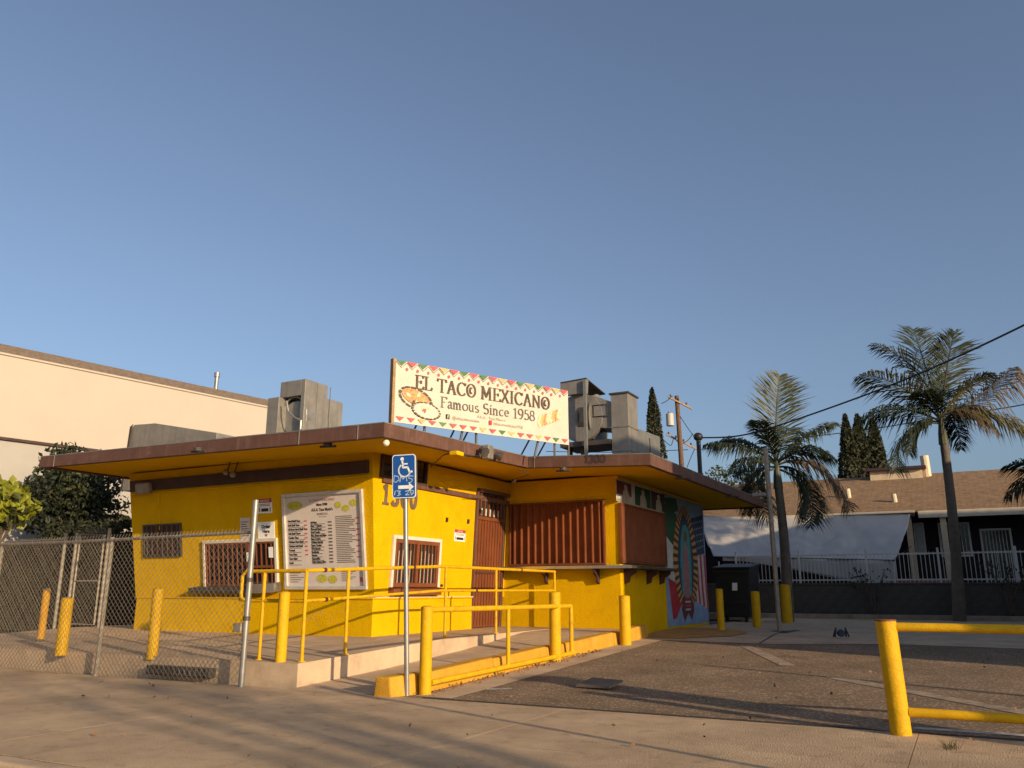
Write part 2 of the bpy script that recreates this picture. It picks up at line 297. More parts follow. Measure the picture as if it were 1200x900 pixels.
def pen(mb, P, s, a, b, h, wide, thin, width=None, d=.006):
    tot = sum(G[c][0] for c in s); k = (width/(tot*h)) if width else 1; x = a; e = 0
    for c in s:
        for st in G[c][1]:
            for (p, q) in zip(st, st[1:]):
                ax, ay, bx, by = x+p[0]*h*k, b+p[1]*h, x+q[0]*h*k, b+q[1]*h; e += 1; dd = d+.00007*(e % 40)
                # nib = flat box wide x thin: convex hull of two boxes approximated by quad across the stroke
                dx, dy = bx-ax, by-ay; l = math.hypot(dx, dy) or 1e-6; nx, ny = -dy/l, dx/l
                hw = (abs(nx)*wide+abs(ny)*thin)/2; ex, ey = dx/l*thin*.4, dy/l*thin*.4
                mb.poly([P.at(ax-ex+nx*hw, ay-ey+ny*hw, dd), P.at(ax-ex-nx*hw, ay-ey-ny*hw, dd), P.at(bx+ex-nx*hw, by+ey-ny*hw, dd), P.at(bx+ex+nx*hw, by+ey+ny*hw, dd)])
        x += G[c][0]*h*k

# ================================================================== THE SETTING
def gz(y): return 0 if y < 8 else min(.28, (y-8)*.0311)
def zp(y): return .27+min(max((y-7.8)/3.2, 0), 1)*.13          # concrete deck in front of the stand
KY, SY = 3.79, 7.72                                             # kerb line, back of the sidewalk
struct('ground', MB().box(-900, 900, -900, 1600, -2, -.24), 'dirt')
struct('road', MB().box(-200, 200, -7.2, KY-.16, -.5, -.15), 'asphalt')
kb = MB()
for i in range(24): kb.box(-36+i*3, -36+(i+1)*3-.008, KY-.16, KY, -.45, .0)
struct('kerb', kb, 'concrete', .02)
struct('far_sidewalk', MB().box(-200, 200, -10.5, -7.2, -.5, 0), 'concrete')
g = MB(); nx, ny = 6, 60                                        # parking lot, rising gently to the back
xs = [-5.62, -3, 0, 4, 12, 60]; ys = [SY+(16.2-SY)*i/24 for i in range(25)]
for y in ys:
    for x in xs: g.v.append(Vector((x, y, gz(y)-.003)))
for j in range(len(ys)-1):
    for i in range(len(xs)-1):
        k = j*6+i; g.f.append((k, k+1, k+7, k+6))
struct('parking_lot', g, 'asphalt')
a = MB()
pts = [(-5.62, 15.2), (-3.0, 15.0), (-1.2, 15.6), (3, 15.2), (9, 15.4), (30, 15.4)]
for (x0, y0), (x1, y1) in zip(pts, pts[1:]):
    n = 8
    for j in range(n):
        q = []
        for (x, y0_, t) in ((x0, y0, j/n), (x1, y1, j/n), (x1, y1, (j+1)/n), (x0, y0, (j+1)/n)):
            y = y0_+(27.45-y0_)*t*t; q.append((x, y, gz(y)+.003))
        a.poly(q)
struct('concrete_apron', a, 'concrete')
sw = struct('sidewalk', MB().box(-200, 200, KY+.002, SY, -.45, -.006), 'joint_dirt')
x = -34.0; i = 0
while x < 20:
    for (y0, y1) in ((KY+.006, 5.72), (5.73, SY-.006)):
        L_ = 3.05; m_ = MB().hexa([(0, 0, -.0055), (L_-.006, 0, -.0055), (L_-.006, y1-y0, -.0055), (0, y1-y0, -.0055)], [(0, 0, 0), (L_-.006, 0, 0), (L_-.006, y1-y0, 0), (0, y1-y0, 0)])
        o = child('slab', m_.mesh('slab', 'sidewalk_mat', off=(-x*1., -y0, 0)), sw)
    x += 3.05
# deck, ramp
d = MB()
DX0, DX1 = -15.6, -6.98
prof = [(7.8, .27), (9.4, .335), (11.0, .40), (15.28, .40)]
for k in range(3):
    (y0, z0), (y1, z1) = prof[k], prof[k+1]
    xl = DX1 if y1 < 14.5 else DX1
    d.hexa([(DX0, y0, -.3), (DX1, y0, -.3), (DX1, y1, -.3), (DX0, y1, -.3)], [(DX0, y0, z0), (DX1, y0, z0), (DX1, y1, z1), (DX0, y1, z1)])
deck = struct('concrete_deck', d, 'concrete')
r = MB()
for (y0, z0), (y1, z1) in zip([(SY+.01, .0), (9.5, .08), (11.5, .2), (13.6, .385), (15.29, .395)], [(9.5, .08), (11.5, .2), (13.6, .385), (15.29, .395), (15.9, .39)]):
    r.hexa([(DX1+.003, y0, -.3), (-5.63, y0, -.3), (-5.63, y1, -.3), (DX1+.003, y1, -.3)], [(DX1+.003, y0, z0+.004), (-5.63, y0, z0+.004), (-5.63, y1, z1+.004), (DX1+.003, y1, z1+.004)])
struct('ramp', r, 'concrete')
struct('back_yard', MB().box(-40, -6.0, 15.9, 26, -.3, .2), 'dirt')
struct('side_yard', MB().box(-40, DX0, 7.75, 15.9, -.3, .22), 'dirt')
struct('house_lot', MB().box(-30, 40, 27.72, 60, -.3, .9), 'dirt')
# paint on the ground
def strip(name, P0, P1, wd, m, dz=.002):
    p0, p1 = Vector((*P0, 0)), Vector((*P1, 0)); t = (p1-p0).normalized(); nn = Vector((-t.y, t.x, 0))*wd/2; b = MB(); n = 12
    for i in range(n):
        q = []
        for (k, sgn) in ((i/n, -1), ((i+1)/n, -1), ((i+1)/n, 1), (i/n, 1)):
            p = p0.lerp(p1, k)+nn*sgn; p.z = gz(p.y)+dz; q.append(p)
        b.poly(q)
    o = struct(name, b, m)
    return o
strip('faded_stripe', (-3.35, 14.6), (-2.2, 12.0), .2, 'faded_strip')
strip('faded_stripe', (-1.5, 11.0), (.6, 8.9), .2, 'faded_strip')
strip('white_line', (-4.9, 8.6), (-4.65, 8.75), .10, 'paint_white')
strip('white_line', (-.5, 8.0), (4, 8.05), .10, 'paint_white')
strip('blue_mark', (-3.30, 17.6), (-3.22, 18.9), .16, 'paint_blue', .01)
b = MB(); ed = [(15.5, -5.35, -4.75), (15.9, -5.62, -4.4), (16.3, -5.62, -4.0), (17.0, -5.7, -3.85), (17.6, -5.72, -4.0), (18.2, -5.74, -4.3), (18.9, -5.75, -5.0)]
for (y0, l0, r0), (y1, l1, r1) in zip(ed, ed[1:]): b.poly([(l0, y0, gz(y0)+.014), (r0, y0, gz(y0)+.014), (r1, y1, gz(y1)+.014), (l1, y1, gz(y1)+.014)])
struct('painted_pad', b, 'paint_orange')
strip('concrete_patch', (-.2, 15.0), (-4.9, 16.4), .02, 'joint_dirt', .008)
strip('pavement_crack', (-3.4, 18.2), (-3.2, 15.0), .03, 'joint_dirt', .009)
strip('concrete_strip', (-5.12, SY+.12), (-5.2, 15.3), .46, 'concrete', .001)
strip('dirt_seam', (-5.2, SY+.03), (6, SY+.03), .07, 'joint_dirt', .004)
b = MB()                                                    # worn kerb along the rear wall
b.box(-9, 14, 27.0, 27.28, .2, .42); struct('rear_kerb', b, 'concrete_dirty', .02)

# ================================================================== TACO STAND
ST = Thing('taco_stand', 'yellow flat-roofed taco stand with brown fascia, barred windows and painted side wall', 'taco stand', (-10, 14, .4))
bx = MB()                                                   # walls of the main block
zt = 3.3
yA = lambda z: 11.0-.15*(z-.98)
xB = lambda z: -8.33+.05*(z-.98)
xL = lambda z: -13.98-.05*(z-.98)
bx.hexa([(xL(.98), yA(.98), .97), (xB(.98), yA(.98), .97), (xB(.98), 21.4, .97), (xL(.98), 21.4, .97)], [(xL(zt), yA(zt), zt), (xB(zt), yA(zt), zt), (xB(zt), 21.4, zt), (xL(zt), 21.4, zt)])
wall = ST.part('wall', bx, 'yellow_wall', bev=.012)
DY0, DY1 = PB.px(551, 700)[0]+11.0, PB.px(588, 700)[0]+11.0     # the door breaks the low base wall on the right
bb = MB().box(-13.78, -8.26, 10.87, 12, .1, .96); bb.box(-9.5, -8.262, 12, DY0-.05, .1, .958)
ST.part('base_wall', bb, 'yellow_wall', bev=.01)
bb = MB().box(-13.79, -8.245, 10.85, 11.1, .961, .985); bb.box(-9, -8.246, 11.1, DY0-.04, .9612, .9848)
ST.part('ledge', bb, 'yellow_wall', bev=.006); ST.part('ledge', MB().box(-8.6, -8.236, 10.9, DY0-.04, .986, .996), 'white_frame')  # white strip paints the highlight on the ledge top, right side only
wg = MB().box(-8.9, -5.78, 15.3, 21.45, .05, 3.3)
ST.part('wing_wall', wg, 'yellow_wall', bev=.012)
# roof: slab with a brown fascia, corners measured singly
RB = [(-14.75, 9.25, 3.285), (-6.93, 9.22, 3.185), (-6.93, 13.68, 3.32), (-4.57, 13.72, 3.21), (-4.57, 23.3, 3.285), (-14.75, 23.3, 3.30)]
cen = Vector((-10, 16, 3.2))
def inset(i, dd):
    n = len(RB); p, q, s_ = Vector(RB[i-1]), Vector(RB[i]), Vector(RB[(i+1) % n])
    e1, e2 = (q-p), (s_-q); e1.z = e2.z = 0; e1.normalize(); e2.normalize()
    n1, n2 = Vector((-e1.y, e1.x, 0)), Vector((-e2.y, e2.x, 0))
    return q+n1*dd+n2*dd
inn = [inset(i, .12) for i in range(6)]
sf = MB(); ctr = [Vector((p.x, p.y, p.z+.03)) for p in inn]
sf.add(ctr+[p+Vector((0, 0, .12)) for p in ctr], [(0, 1, 2, 5), (2, 3, 4, 5), (6, 11, 8, 7), (8, 11, 10, 9)])
ST.part('soffit', sf, 'yellow_soffit')
for i in range(6):
    p, q = Vector(RB[i]), Vector(RB[(i+1) % 6]); pi, qi = inset(i, .1), inset((i+1) % 6, .1)
    h = Vector((0, 0, .20)); f = MB().hexa([p, q, qi, pi], [p+h, q+h, qi+h, pi+h])
    ST.part('fascia', f, 'brown_trim', bev=.008)
    e = (q-p).normalized()
    for t in ([.42, 6.25, 7.35] if i == 0 else [.12] if i == 2 else []):
        if t < (q-p).length:
            on = Vector((e.y, -e.x, 0)).normalized(); c_ = p+e*t
            ST.part('fascia_joint', MB().hexa([c_+on*.001+Vector((0, 0, -.006)), c_+e*.012+on*.001+Vector((0, 0, -.006)), c_+e*.012+on*.009+Vector((0, 0, -.006)), c_+on*.009+Vector((0, 0, -.006))], [c_+on*.001+h, c_+e*.012+on*.001+h, c_+e*.012+on*.009+h, c_+on*.009+h]), 'galv_warm')
rt = MB(); tops = [Vector((p.x, p.y, p.z+.17)) for p in inn]; rt.add(tops+[p-Vector((0, 0, .05)) for p in tops], [(0, 1, 2, 5), (2, 3, 4, 5), (6, 11, 8, 7), (8, 11, 10, 9)])
ST.part('roof', rt, 'concrete_dirty')
cp = MB()                                                   # pale gravel stop along the top edge
for i in range(6):
    p, q = Vector(RB[i])+Vector((0, 0, .201)), Vector(RB[(i+1) % 6])+Vector((0, 0, .201)); pi, qi = inset(i, .07)+Vector((0, 0, .201)), inset((i+1) % 6, .07)+Vector((0, 0, .201)); h = Vector((0, 0, .014))
    cp.hexa([p, q, qi, pi], [p+h, q+h, qi+h, pi+h])
ST.part('gravel_stop', cp, 'galv_warm')
# street face ---------------------------------------------------------
t0 = PA.px(300, 565)[1]; t1 = PA.px(300, 551)[1]; sL = -5.72
bm = MB().pbox(PA, sL, -.0, t0, t1, .003, .05); ST.part('beam', bm, 'dark_beam', bev=.006)
c = MB(); c.tube([PA.at(sL, t0-.05, .03), PA.at(-.02, t0-.05, .03)], .014, 6); c.tube([PA.at(-4.95, t0-.07, .02), PA.at(-4.95, t0-.75, .02)], .007, 5); ST.part('conduit', c, 'yellow_soffit')
def barwin(P, rc, frame, wd, name='window', nb=6, split=None, depth=.05, mb_in='interior_dark', sill=True, barm='rust_bars', ew=.03):
    s0, s1, b0, b1 = rc
    wn = ST.part(name, MB().pbox(P, s0, s1, b0, b1, .002, .006), mb_in)
    if frame:
        f = MB().pbox(P, s0-wd, s1+wd, b1, b1+wd, .003, depth); f.pbox(P, s0-wd, s0, b0-.01, b1, .003, depth); f.pbox(P, s1, s1+wd, b0-.01, b1, .003, depth)
        ST.part('frame', f, frame, parent=wn, bev=.005)
    g_ = MB(); e = ew
    for (x0, x1, y0, y1) in ((s0, s1, b1-e, b1), (s0, s1, b0, b0+e), (s0, s0+e, b0+e, b1-e), (s1-e, s1, b0+e, b1-e)): g_.pbox(P, x0, x1, y0, y1, .016, .04)
    if split:
        m_ = s0+(s1-s0)*split; g_.pbox(P, m_-.035, m_+.035, b0+e, b1-e, .016, .045)
    ST.part('grille_frame', g_, barm, parent=wn)
    for i in range(nb):
        x_ = s0+e+(s1-s0-2*e)*(i+.5)/nb
        if split and abs(x_-(s0+(s1-s0)*split)) < .05: continue
        ST.part('bar', MB().pbox(P, x_-.012, x_+.012, b0+e, b1-e, .02, .036), barm, parent=wn)
    return wn
barwin(PA, PA.rect(169, 615, 214, 652), None, 0, nb=7, barm='galv_dark', mb_in='rust_dark')
ow = barwin(PA, PA.rect(242, 637, 325, 686), 'white_frame', .055, nb=14, split=.62)
ow['label'] = 'barred order window with white frame'
s0, s1, b0, b1 = PA.rect(297, 640, 323, 686)
ST.part('notice', MB().pbox(PA, s0-.12, s0-.0, b1-.26, b1-.1, .05, .053), 'sign_white', parent=ow)
ST.part('notice', MB().pbox(PA, s0-.12, s0+.0, b1-.5, b1-.38, .05, .053), 'sign_white', parent=ow)
ST.part('notice', MB().pbox(PA, s1-.08, s1+.02, b1-.2, b1-.02, .05, .053), 'sign_white', parent=ow)
g_ = MB(); g_.pbox(PA, s0+.03, s1, (b0+b1)/2-.03, (b0+b1)/2+.01, .046, .06); ST.part('grille_rail', g_, 'rust_bars', parent=ow)
s0, s1, b0, b1 = PA.rect(232, 687, 298, 691); ST.part('shelf', MB().pbox(PA, s0, s1, b0-.02, b1, .003, .22), 'galv_dark', bev=.006)
s0, s1, b0, b1 = PA.rect(299, 685, 331, 692)
k = MB(); n = 10; pr = [(s0+(s1-s0)*i/n, .2+.12*math.sin(math.pi*i/n)) for i in range(n+1)]
k.prism([PA.at(s0, b0, .003)]+[PA.at(x_, b0, dd) for x_, dd in pr]+[PA.at(s1, b0, .003)], PA.u*(b1-b0+.05)); ST.part('steel_counter', k, 'steel', smooth=True)
lb = PA.rect(166, 566, 181, 578); ST.part('wall_lamp', MB().pbox(PA, *lb, .003, .16), 'galv_warm', bev=.03)
for q in ((275, 553), (283, 556)):
    s_, t_ = PA.px(*q); lm = ST.part('flood_lamp', MB().ball(PA.at(s_, t_, .2), .055, 8, 6), 'galv_warm', smooth=True); ST.part('lamp_arm', MB().tube([PA.at(s_, t_, .18), PA.at(s_+.05, t_+.22, .12), PA.at(s_+.06, t_+.3, .05)], .012, 6), 'galv_dark', parent=lm)
PBs = Plane((-8.3, 10.87, .4), (1, 0, 0), (0, 0, 1)); sm_ = MB()
for _ in range(34):
    a_, b_ = PBs.px(random.uniform(325, 402), random.uniform(716, 734)); dx_, dy_ = random.gauss(0, .05), random.gauss(.05, .06); l_ = math.hypot(dx_, dy_) or .01; nx_, ny_ = -dy_/l_*.004, dx_/l_*.004
    sm_.poly([PBs.at(a_+nx_, b_+ny_, .003), PBs.at(a_-nx_, b_-ny_, .003), PBs.at(a_+dx_-nx_, b_+dy_-ny_, .003), PBs.at(a_+dx_+nx_, b_+dy_+ny_, .003)])
ST.part('scratch_marks', sm_, 'print_gold', stuff=True)
# right face ----------------------------------------------------------
z0 = PB.rect(448, 531, 497, 559); z0 = (z0[0], z0[1], PB.px(460, 561)[1], z0[3])
tw = ST.part('transom_window', MB().pbox(PB, z0[0], z0[1], z0[2]+.02, z0[3], .003, .012), 'dark_glass')
f = MB()
for q in ((z0[0]-.04, z0[1]+.04, z0[3], z0[3]+.05), (z0[0]-.04, z0[1]+.04, z0[2]-.02, z0[2]+.02), (z0[0]-.04, z0[0], z0[2]+.02, z0[3]), (z0[1], z0[1]+.04, z0[2]+.02, z0[3]), ((z0[0]*.6+z0[1]*.4)-.02, (z0[0]*.6+z0[1]*.4)+.02, z0[2]+.02, z0[3])): f.pbox(PB, *q, .004, .05)
ST.part('frame', f, 'dark_beam', parent=tw)
tt = PB.px(470, 565.5)[1]; sB = DY1-11.0+.12
ST.part('trim', MB().pbox(PB, -.06, sB, tt-.055, tt+.035, .003, .045), 'brown_trim', bev=.005)
tn = MB(); s_, t_ = PB.px(446.5, 590)
for i, ch in enumerate('1300'): pen(tn, PB, ch, s_+.01+i*.265, t_+.01, .30, .075, .045, width=.21, d=.012)
ST.part('house_number', tn, 'digit_grey', label='grey painted street number 1300')
rw = PB.rect(461, 631, 510, 692); win = barwin(PB, (rw[0]+.02, rw[1], rw[2]+.06, rw[3]), 'white_frame', .06, nb=0, split=.5, ew=.065)
win['label'] = 'barred side window with pale blinds and white frame'
s0, s1, b0, b1 = rw[0]+.02, rw[1], rw[2]+.06, rw[3]; mid = (s0+s1)/2
for (x0, x1) in ((s0+.05, mid-.05), (mid+.05, s1-.05)):
    for i in range(5):
        x_ = x0+(x1-x0)*(i+.5)/5; ST.part('bar', MB().pbox(PB, x_-.011, x_+.011, b0+.03, b1-.03, .02, .034), 'rust_bars', parent=win)
        if i < 4:
            x_ += .035; ST.part('blind_slat', MB().pbox(PB, x_-.022, x_+.022, b0+.05, b1-.16-.05*random.random(), .0075, .011), 'blind', parent=win)
ST.part('sill', MB().pbox(PB, s0-.06, s1+.03, b0-.13, b0-.01, .003, .12), 'rust_bars', parent=win, bev=.005)
# door with transom grille, set back under a brown head
d0, d1, e0, e1 = PB.rect(551, 735, 581, 735)[0], PB.px(584, 700)[0], .4-.98, PB.px(560, 607)[1]
dt = PB.px(560, 576)[1]
fr = ST.part('door_frame', MB().pbox(PB, d0-.02, d1+.16, e0, dt+.06, .002, .008), 'rust_dark')
f = MB().pbox(PB, d0-.03, d1+.2, dt, dt+.07, .003, .07); f.pbox(PB, d0-.05, d0, e0, dt, .003, .05); f.pbox(PB, d1, d1+.04, e0, dt, .003, .05); ST.part('jamb', f, 'brown_trim', parent=fr)
door = ST.part('door', MB().pbox(PB, d0+.01, d1-.01, e0+.02, e1, .01, .03), 'rust_shutter', label='rust brown ribbed metal security door')
n = 9
for i in range(n):
    x_ = d0+.03+(d1-d0-.06)*(i+.5)/n; ST.part('rib', MB().pbox(PB, x_-.022, x_+.022, e0+.05, e1-.04, .031, .05), 'rust_shutter', parent=door, bev=.008)
ST.part('door_rail', MB().pbox(PB, d0+.01, d1-.01, e1-.03, e1+.04, .032, .055), 'rust_shutter', parent=door)
ST.part('lock_plate', MB().pbox(PB, d0+.02, d1-.3, (e0+e1)/2-.02, (e0+e1)/2+.02, .051, .06), 'rust_dark', parent=door)
tr = ST.part('door_transom', MB().pbox(PB, d0+.01, d1-.01, e1+.05, dt-.01, .01, .02), 'interior_dark')
for i in range(6):
    x_ = d0+.03+(d1-d0-.06)*(i+.5)/6; ST.part('bar', MB().pbox(PB, x_-.014, x_+.014, e1+.06, dt-.02, .022, .04), 'rust_bars', parent=tr)
    if i < 5: ST.part('note', MB().pbox(PB, x_+.02, x_+.09, e1+.06, e1+.2, .021, .024), 'blind', parent=tr)
for q in ((523, 609), (548, 611)):
    s_, t_ = PB.px(*q); ST.part('bracket', MB().pbox(PB, s_-.025, s_+.025, t_-.04, t_+.04, .002, .03), 'rust_dark')
s_, t_ = PB.px(516.5, 686); ST.part('tap', MB().pbox(PB, s_-.02, s_+.02, t_-.02, t_+.02, .002, .04), 'rust_dark')
# wing shutters --------------------------------------------------------
def shutter(P, rc, n, lab):
    s0, s1, b0, b1 = rc
    sh = ST.part('shutter', MB().pbox(P, s0+.04, s1-.04, b0+.04, b1-.04, .003, .02), 'rust_shutter', label=lab)
    f = MB()
    for q in ((s0, s1, b1-.04, b1), (s0, s1, b0, b0+.04), (s0, s0+.04, b0+.04, b1-.04), (s1-.04, s1, b0+.04, b1-.04)): f.pbox(P, *q, .003, .07)
    ST.part('shutter_frame', f, 'rust_shutter', parent=sh, bev=.006)
    w_ = (s1-s0-.08)/n
    for i in range(n):
        x_ = s0+.04+w_*(i+.5)          # each slat a proud rib with splayed sides
        a_ = [P.at(x_-w_*.34, b0+.045, .022), P.at(x_+w_*.16, b0+.045, .022), P.at(x_+w_*.08, b0+.045, .075), P.at(x_-w_*.06, b0+.045, .07), P.at(x_-w_*.30, b0+.045, .034)]
        ST.part('slat', MB().prism(a_, P.u*(b1-b0-.09)), 'rust_shutter', parent=sh)
    return sh
shutter(PW, PW.rect(598, 591, 711, 662), 13, 'wide rust brown slatted shutter facing the street')
shutter(PS, PS.rect(724, 589, 779, 664), 13, 'narrow rust brown slatted shutter beside the mural')
zs = PW.at(*PW.px(660, 664)).z
sh = MB().box(-8.3, -5.45, 15.02, 15.298, zs-.05, zs); sh.box(-5.778, -5.45, 15.299, 18.2, zs-.05, zs)
shelf = ST.part('counter_shelf', sh, 'galv_dark', bev=.004)
ST.part('shelf_edge', MB().box(-8.3, -5.449, 15.01, 15.019, zs-.052, zs+.004), 'steel', parent=shelf)
def bracket(P, s_):
    pts = [P.at(s_, zs-.055-P.o.z, .004), P.at(s_, zs-.055-P.o.z, .26), P.at(s_, zs-.13-P.o.z, .24), P.at(s_, zs-.2-P.o.z, .12), P.at(s_, zs-.3-P.o.z, .1), P.at(s_, zs-.34-P.o.z, .004)]
    ST.part('shelf_bracket', MB().prism(pts, P.r*.05), 'rust_dark', parent=shelf)
for q in (640, 700): bracket(PW, PW.px(q, 668)[0])
for q in (731, 757, 772): bracket(PS, PS.px(q, 668)[0])
# pictures over the side shutter, and the mural (plain painted shapes) ---
s0, s1, b0, b1 = PS.rect(722, 586, 779, 580); b0 = PS.px(723, 589)[1]+.03; b1 = 2.93
pic = ST.part('painted_panels', MB().pbox(PS, s0, s1, b0, b1, .002, .005), 'mu_white', label='three small painted portrait panels above the side shutter')
w3 = (s1-s0)/3
for i, mm in enumerate(('mu_maroon', 'mu_green', 'mu_dark')):
    x0 = s0+.04+w3*i; ST.part('painted_field', MB().pbox(PS, x0, x0+w3*(.8, .97, .9)[i], b0+(.15, .02, .02)[i], b1-.03, .0055, .0075), mm, parent=pic)
    fg = MB(); cx = x0+w3*.48; hh = b1-b0
    fg.poly([PS.at(cx+px_*w3, b0+py_*hh, .0095) for px_, py_ in [(-.2, .04), (.22, .04), (.2, .35), (.12, .56), (.08, .62), (.1, .72), (.06, .82), (0, .85), (-.06, .82), (-.1, .72), (-.06, .62), (-.16, .52)]])
    ST.part('painted_figure', fg, 'mu_pale', parent=pic)
m0, m1 = PS.px(781, 700)[0], 6.12; mb0, mb1 = .03, 2.93; mw, mh = m1-m0, mb1-mb0
def mp(a_, b_, d_): return PS.at(m0+a_*mw, mb0+b_*mh, d_)
mural = ST.part('mural', MB().pbox(PS, m0, m1, mb0, mb1, .002, .005), 'mu_sky', label='wall mural of two flags and a haloed robed figure')
def mpoly(name, pts, m_, d_): ST.part(name, MB().poly([mp(a_, b_, d_) for a_, b_ in pts]), m_, parent=mural)
mpoly('painted_drape', [(.02, .97), (.3, .99), (.36, .9), (.2, .86), (.1, .88)], 'mu_green', .007)
mpoly('painted_flag_green', [(.03, .93), (.1, .9), (.3, .86), (.36, .72), (.34, .58), (.16, .62), (.04, .68)], 'mu_green', .0075)
mpoly('painted_flag_white', [(.04, .678), (.16, .618), (.34, .578), (.36, .4), (.34, .3), (.2, .33), (.05, .36)], 'mu_white', .0075)
mpoly('painted_emblem', [(.2, .42), (.26, .4), (.34, .44), (.36, .52), (.3, .55), (.24, .53), (.21, .48)], 'mu_brown', .0095)
mpoly('painted_flag_red', [(.05, .358), (.2, .328), (.34, .298), (.4, .2), (.3, .14), (.2, .06), (.12, .05)], 'mu_red', .0075)
mpoly('painted_canton', [(.64, .86), (.78, .88), (.97, .92), (.97, .58), (.8, .56), (.64, .55)], 'mu_navy', .0075)
st_ = MB()
for i in range(6):
    for j in range(5):
        a_, b_ = .68+.05*i, .6+.055*j+.008*i
        st_.poly([mp(a_+.015*math.cos(q*math.pi/5*1+math.pi/2)*(1 if q % 2 == 0 else .42), b_+.011*math.sin(q*math.pi/5+math.pi/2)*(1 if q % 2 == 0 else .42), .0095) for q in range(10)])
ST.part('painted_stars', st_, 'mu_white', parent=mural)
for i in range(7):
    x0 = .62+.052*i; mpoly('painted_stripe', [(x0, .545+.004*i), (x0+.05, .55+.004*i), (x0+.065, .3), (x0+.085, .1+.01*(7-i)), (x0+.035, .1+.012*(7-i)), (x0+.012, .3)], 'mu_stripe' if i % 2 == 0 else 'mu_white', .0076+.0001*i)
cx, cy = .47, .52
def egg(rx, ry, a_): t = R(a_); k = 1-.25*max(0, math.sin(t)); return (cx+rx*math.cos(t)*k, cy+ry*math.sin(t))
N_ = 84; rays = [MB(), MB()]
for i in range(N_):
    a0, a1 = 360*i/N_, 360*(i+1)/N_
    rays[i % 2].poly([mp(*egg(.19, .36, a0), .0115), mp(*egg(.30, .425, a0), .0115), mp(*egg(.30, .425, a1), .0115), mp(*egg(.19, .36, a1), .0115)])
ST.part('painted_halo', rays[0], 'mu_gold', parent=mural); ST.part('painted_rays', rays[1], 'mu_dark', parent=mural)
mpoly('painted_oval', [egg(.19, .36, i*10) for i in range(36)], 'mu_navy', .0118)
mpoly('painted_cloak', [(.36, .2), (.33, .45), (.36, .65), (.42, .78), (.5, .8), (.57, .76), (.6, .62), (.6, .4), (.57, .2)], 'mu_teal', .0135)
mpoly('painted_robe', [(.4, .2), (.39, .42), (.42, .6), (.48, .66), (.52, .58), (.54, .4), (.53, .2)], 'mu_pink', .0155)
mpoly('painted_veil', [(.43, .68), (.45, .74), (.5, .74), (.53, .69), (.49, .64)], 'mu_brown', .0155)
mpoly('painted_hem', [(.36, .22), (.57, .22), (.62, .12), (.55, .03), (.47, .09), (.38, .03), (.32, .12)], 'mu_maroon', .0137)
for i in range(4): mpoly('painted_fold', [(.4, .215-.03*i), (.53, .215-.03*i), (.53, .2-.03*i), (.4, .2-.03*i)], 'mu_pale' if i % 2 else 'mu_stripe', .0157)
# small fittings under the roof
def soff(px_, py_, z=3.2): return atz(px_, py_, z)
for q in ((232, 526), (384, 520), (660, 549), (800, 558), (858, 580)):
    p = soff(*q); p.z = 3.215; lm = ST.part('soffit_lamp', MB().tube([p, p-Vector((0, 0, .05))], [.07, .06], 10), 'galv_dark'); ST.part('lamp_socket', MB().tube([p+Vector((-.14, 0, -.05)), p+Vector((.14, .02, -.06))], .018, 6), 'galv_dark', parent=lm)
p = atx(452.5, 519, -7.02); ST.part('corner_lamp', MB().ball(p, .05, 10, 8), 'lamp_glass', smooth=True)
p = PW.at(*PW.px(604, 563), .0); cm = ST.part('security_camera', MB().ball(p+Vector((0, -.07, 0)), .055, 10, 8), 'sign_white', smooth=True); ST.part('lens', MB().tube([p+Vector((0, -.12, -.01)), p+Vector((.01, -.135, -.012))], .03, 10), 'dark_glass', parent=cm)
def onfb(px_, py_): return atx(px_, py_, -6.9)
p = onfb(566, 531)
fl = ST.part('flood_light', MB().box(p.x-.02, p.x+.12, p.y-.02, p.y+.16, p.z-.1, p.z+.14), 'galv_warm', bev=.02, label='pair of flood lights on a weathered bracket')
for dy in (-.16, .3): ST.part('flood_light_head', MB().tube([p+Vector((.05, dy, .03)), p+Vector((.16, dy*1.25, -.03))], [.05, .085], 10), 'galv_dark', parent=fl)
wv = MB()
q = [atz(*k_, 3.19) for k_ in ((505, 547), (520, 533), (535, 529), (548, 535), (562, 534))]; wv.tube(q, .012, 5)
q = [atz(*k_, 3.19) for k_ in ((606, 549), (620, 556), (600, 563))]; ST.part('loose_wire', wv, 'galv_dark'); wv = MB().tube(q, .008, 5); ST.part('loose_wire', wv, 'galv_dark')
q = atz(535, 530, 3.19); ST.part('junction_lamp', MB().box(q.x-.08, q.x+.08, q.y-.1, q.y+.1, 3.13, 3.2), 'yellow_soffit', bev=.02)
# 1300 on the wing fascia
PF = Plane(RB[2], Vector(RB[3])-Vector(RB[2]), (0, 0, 1)); tx = MB(); s_, t_ = PF.px(685, 543)
pen(tx, PF, '1300', s_, .07, .13, .035, .02, width=.42, d=.006); ST.part('house_number', tx, 'dark_beam', label='dark street number 1300 on the fascia')

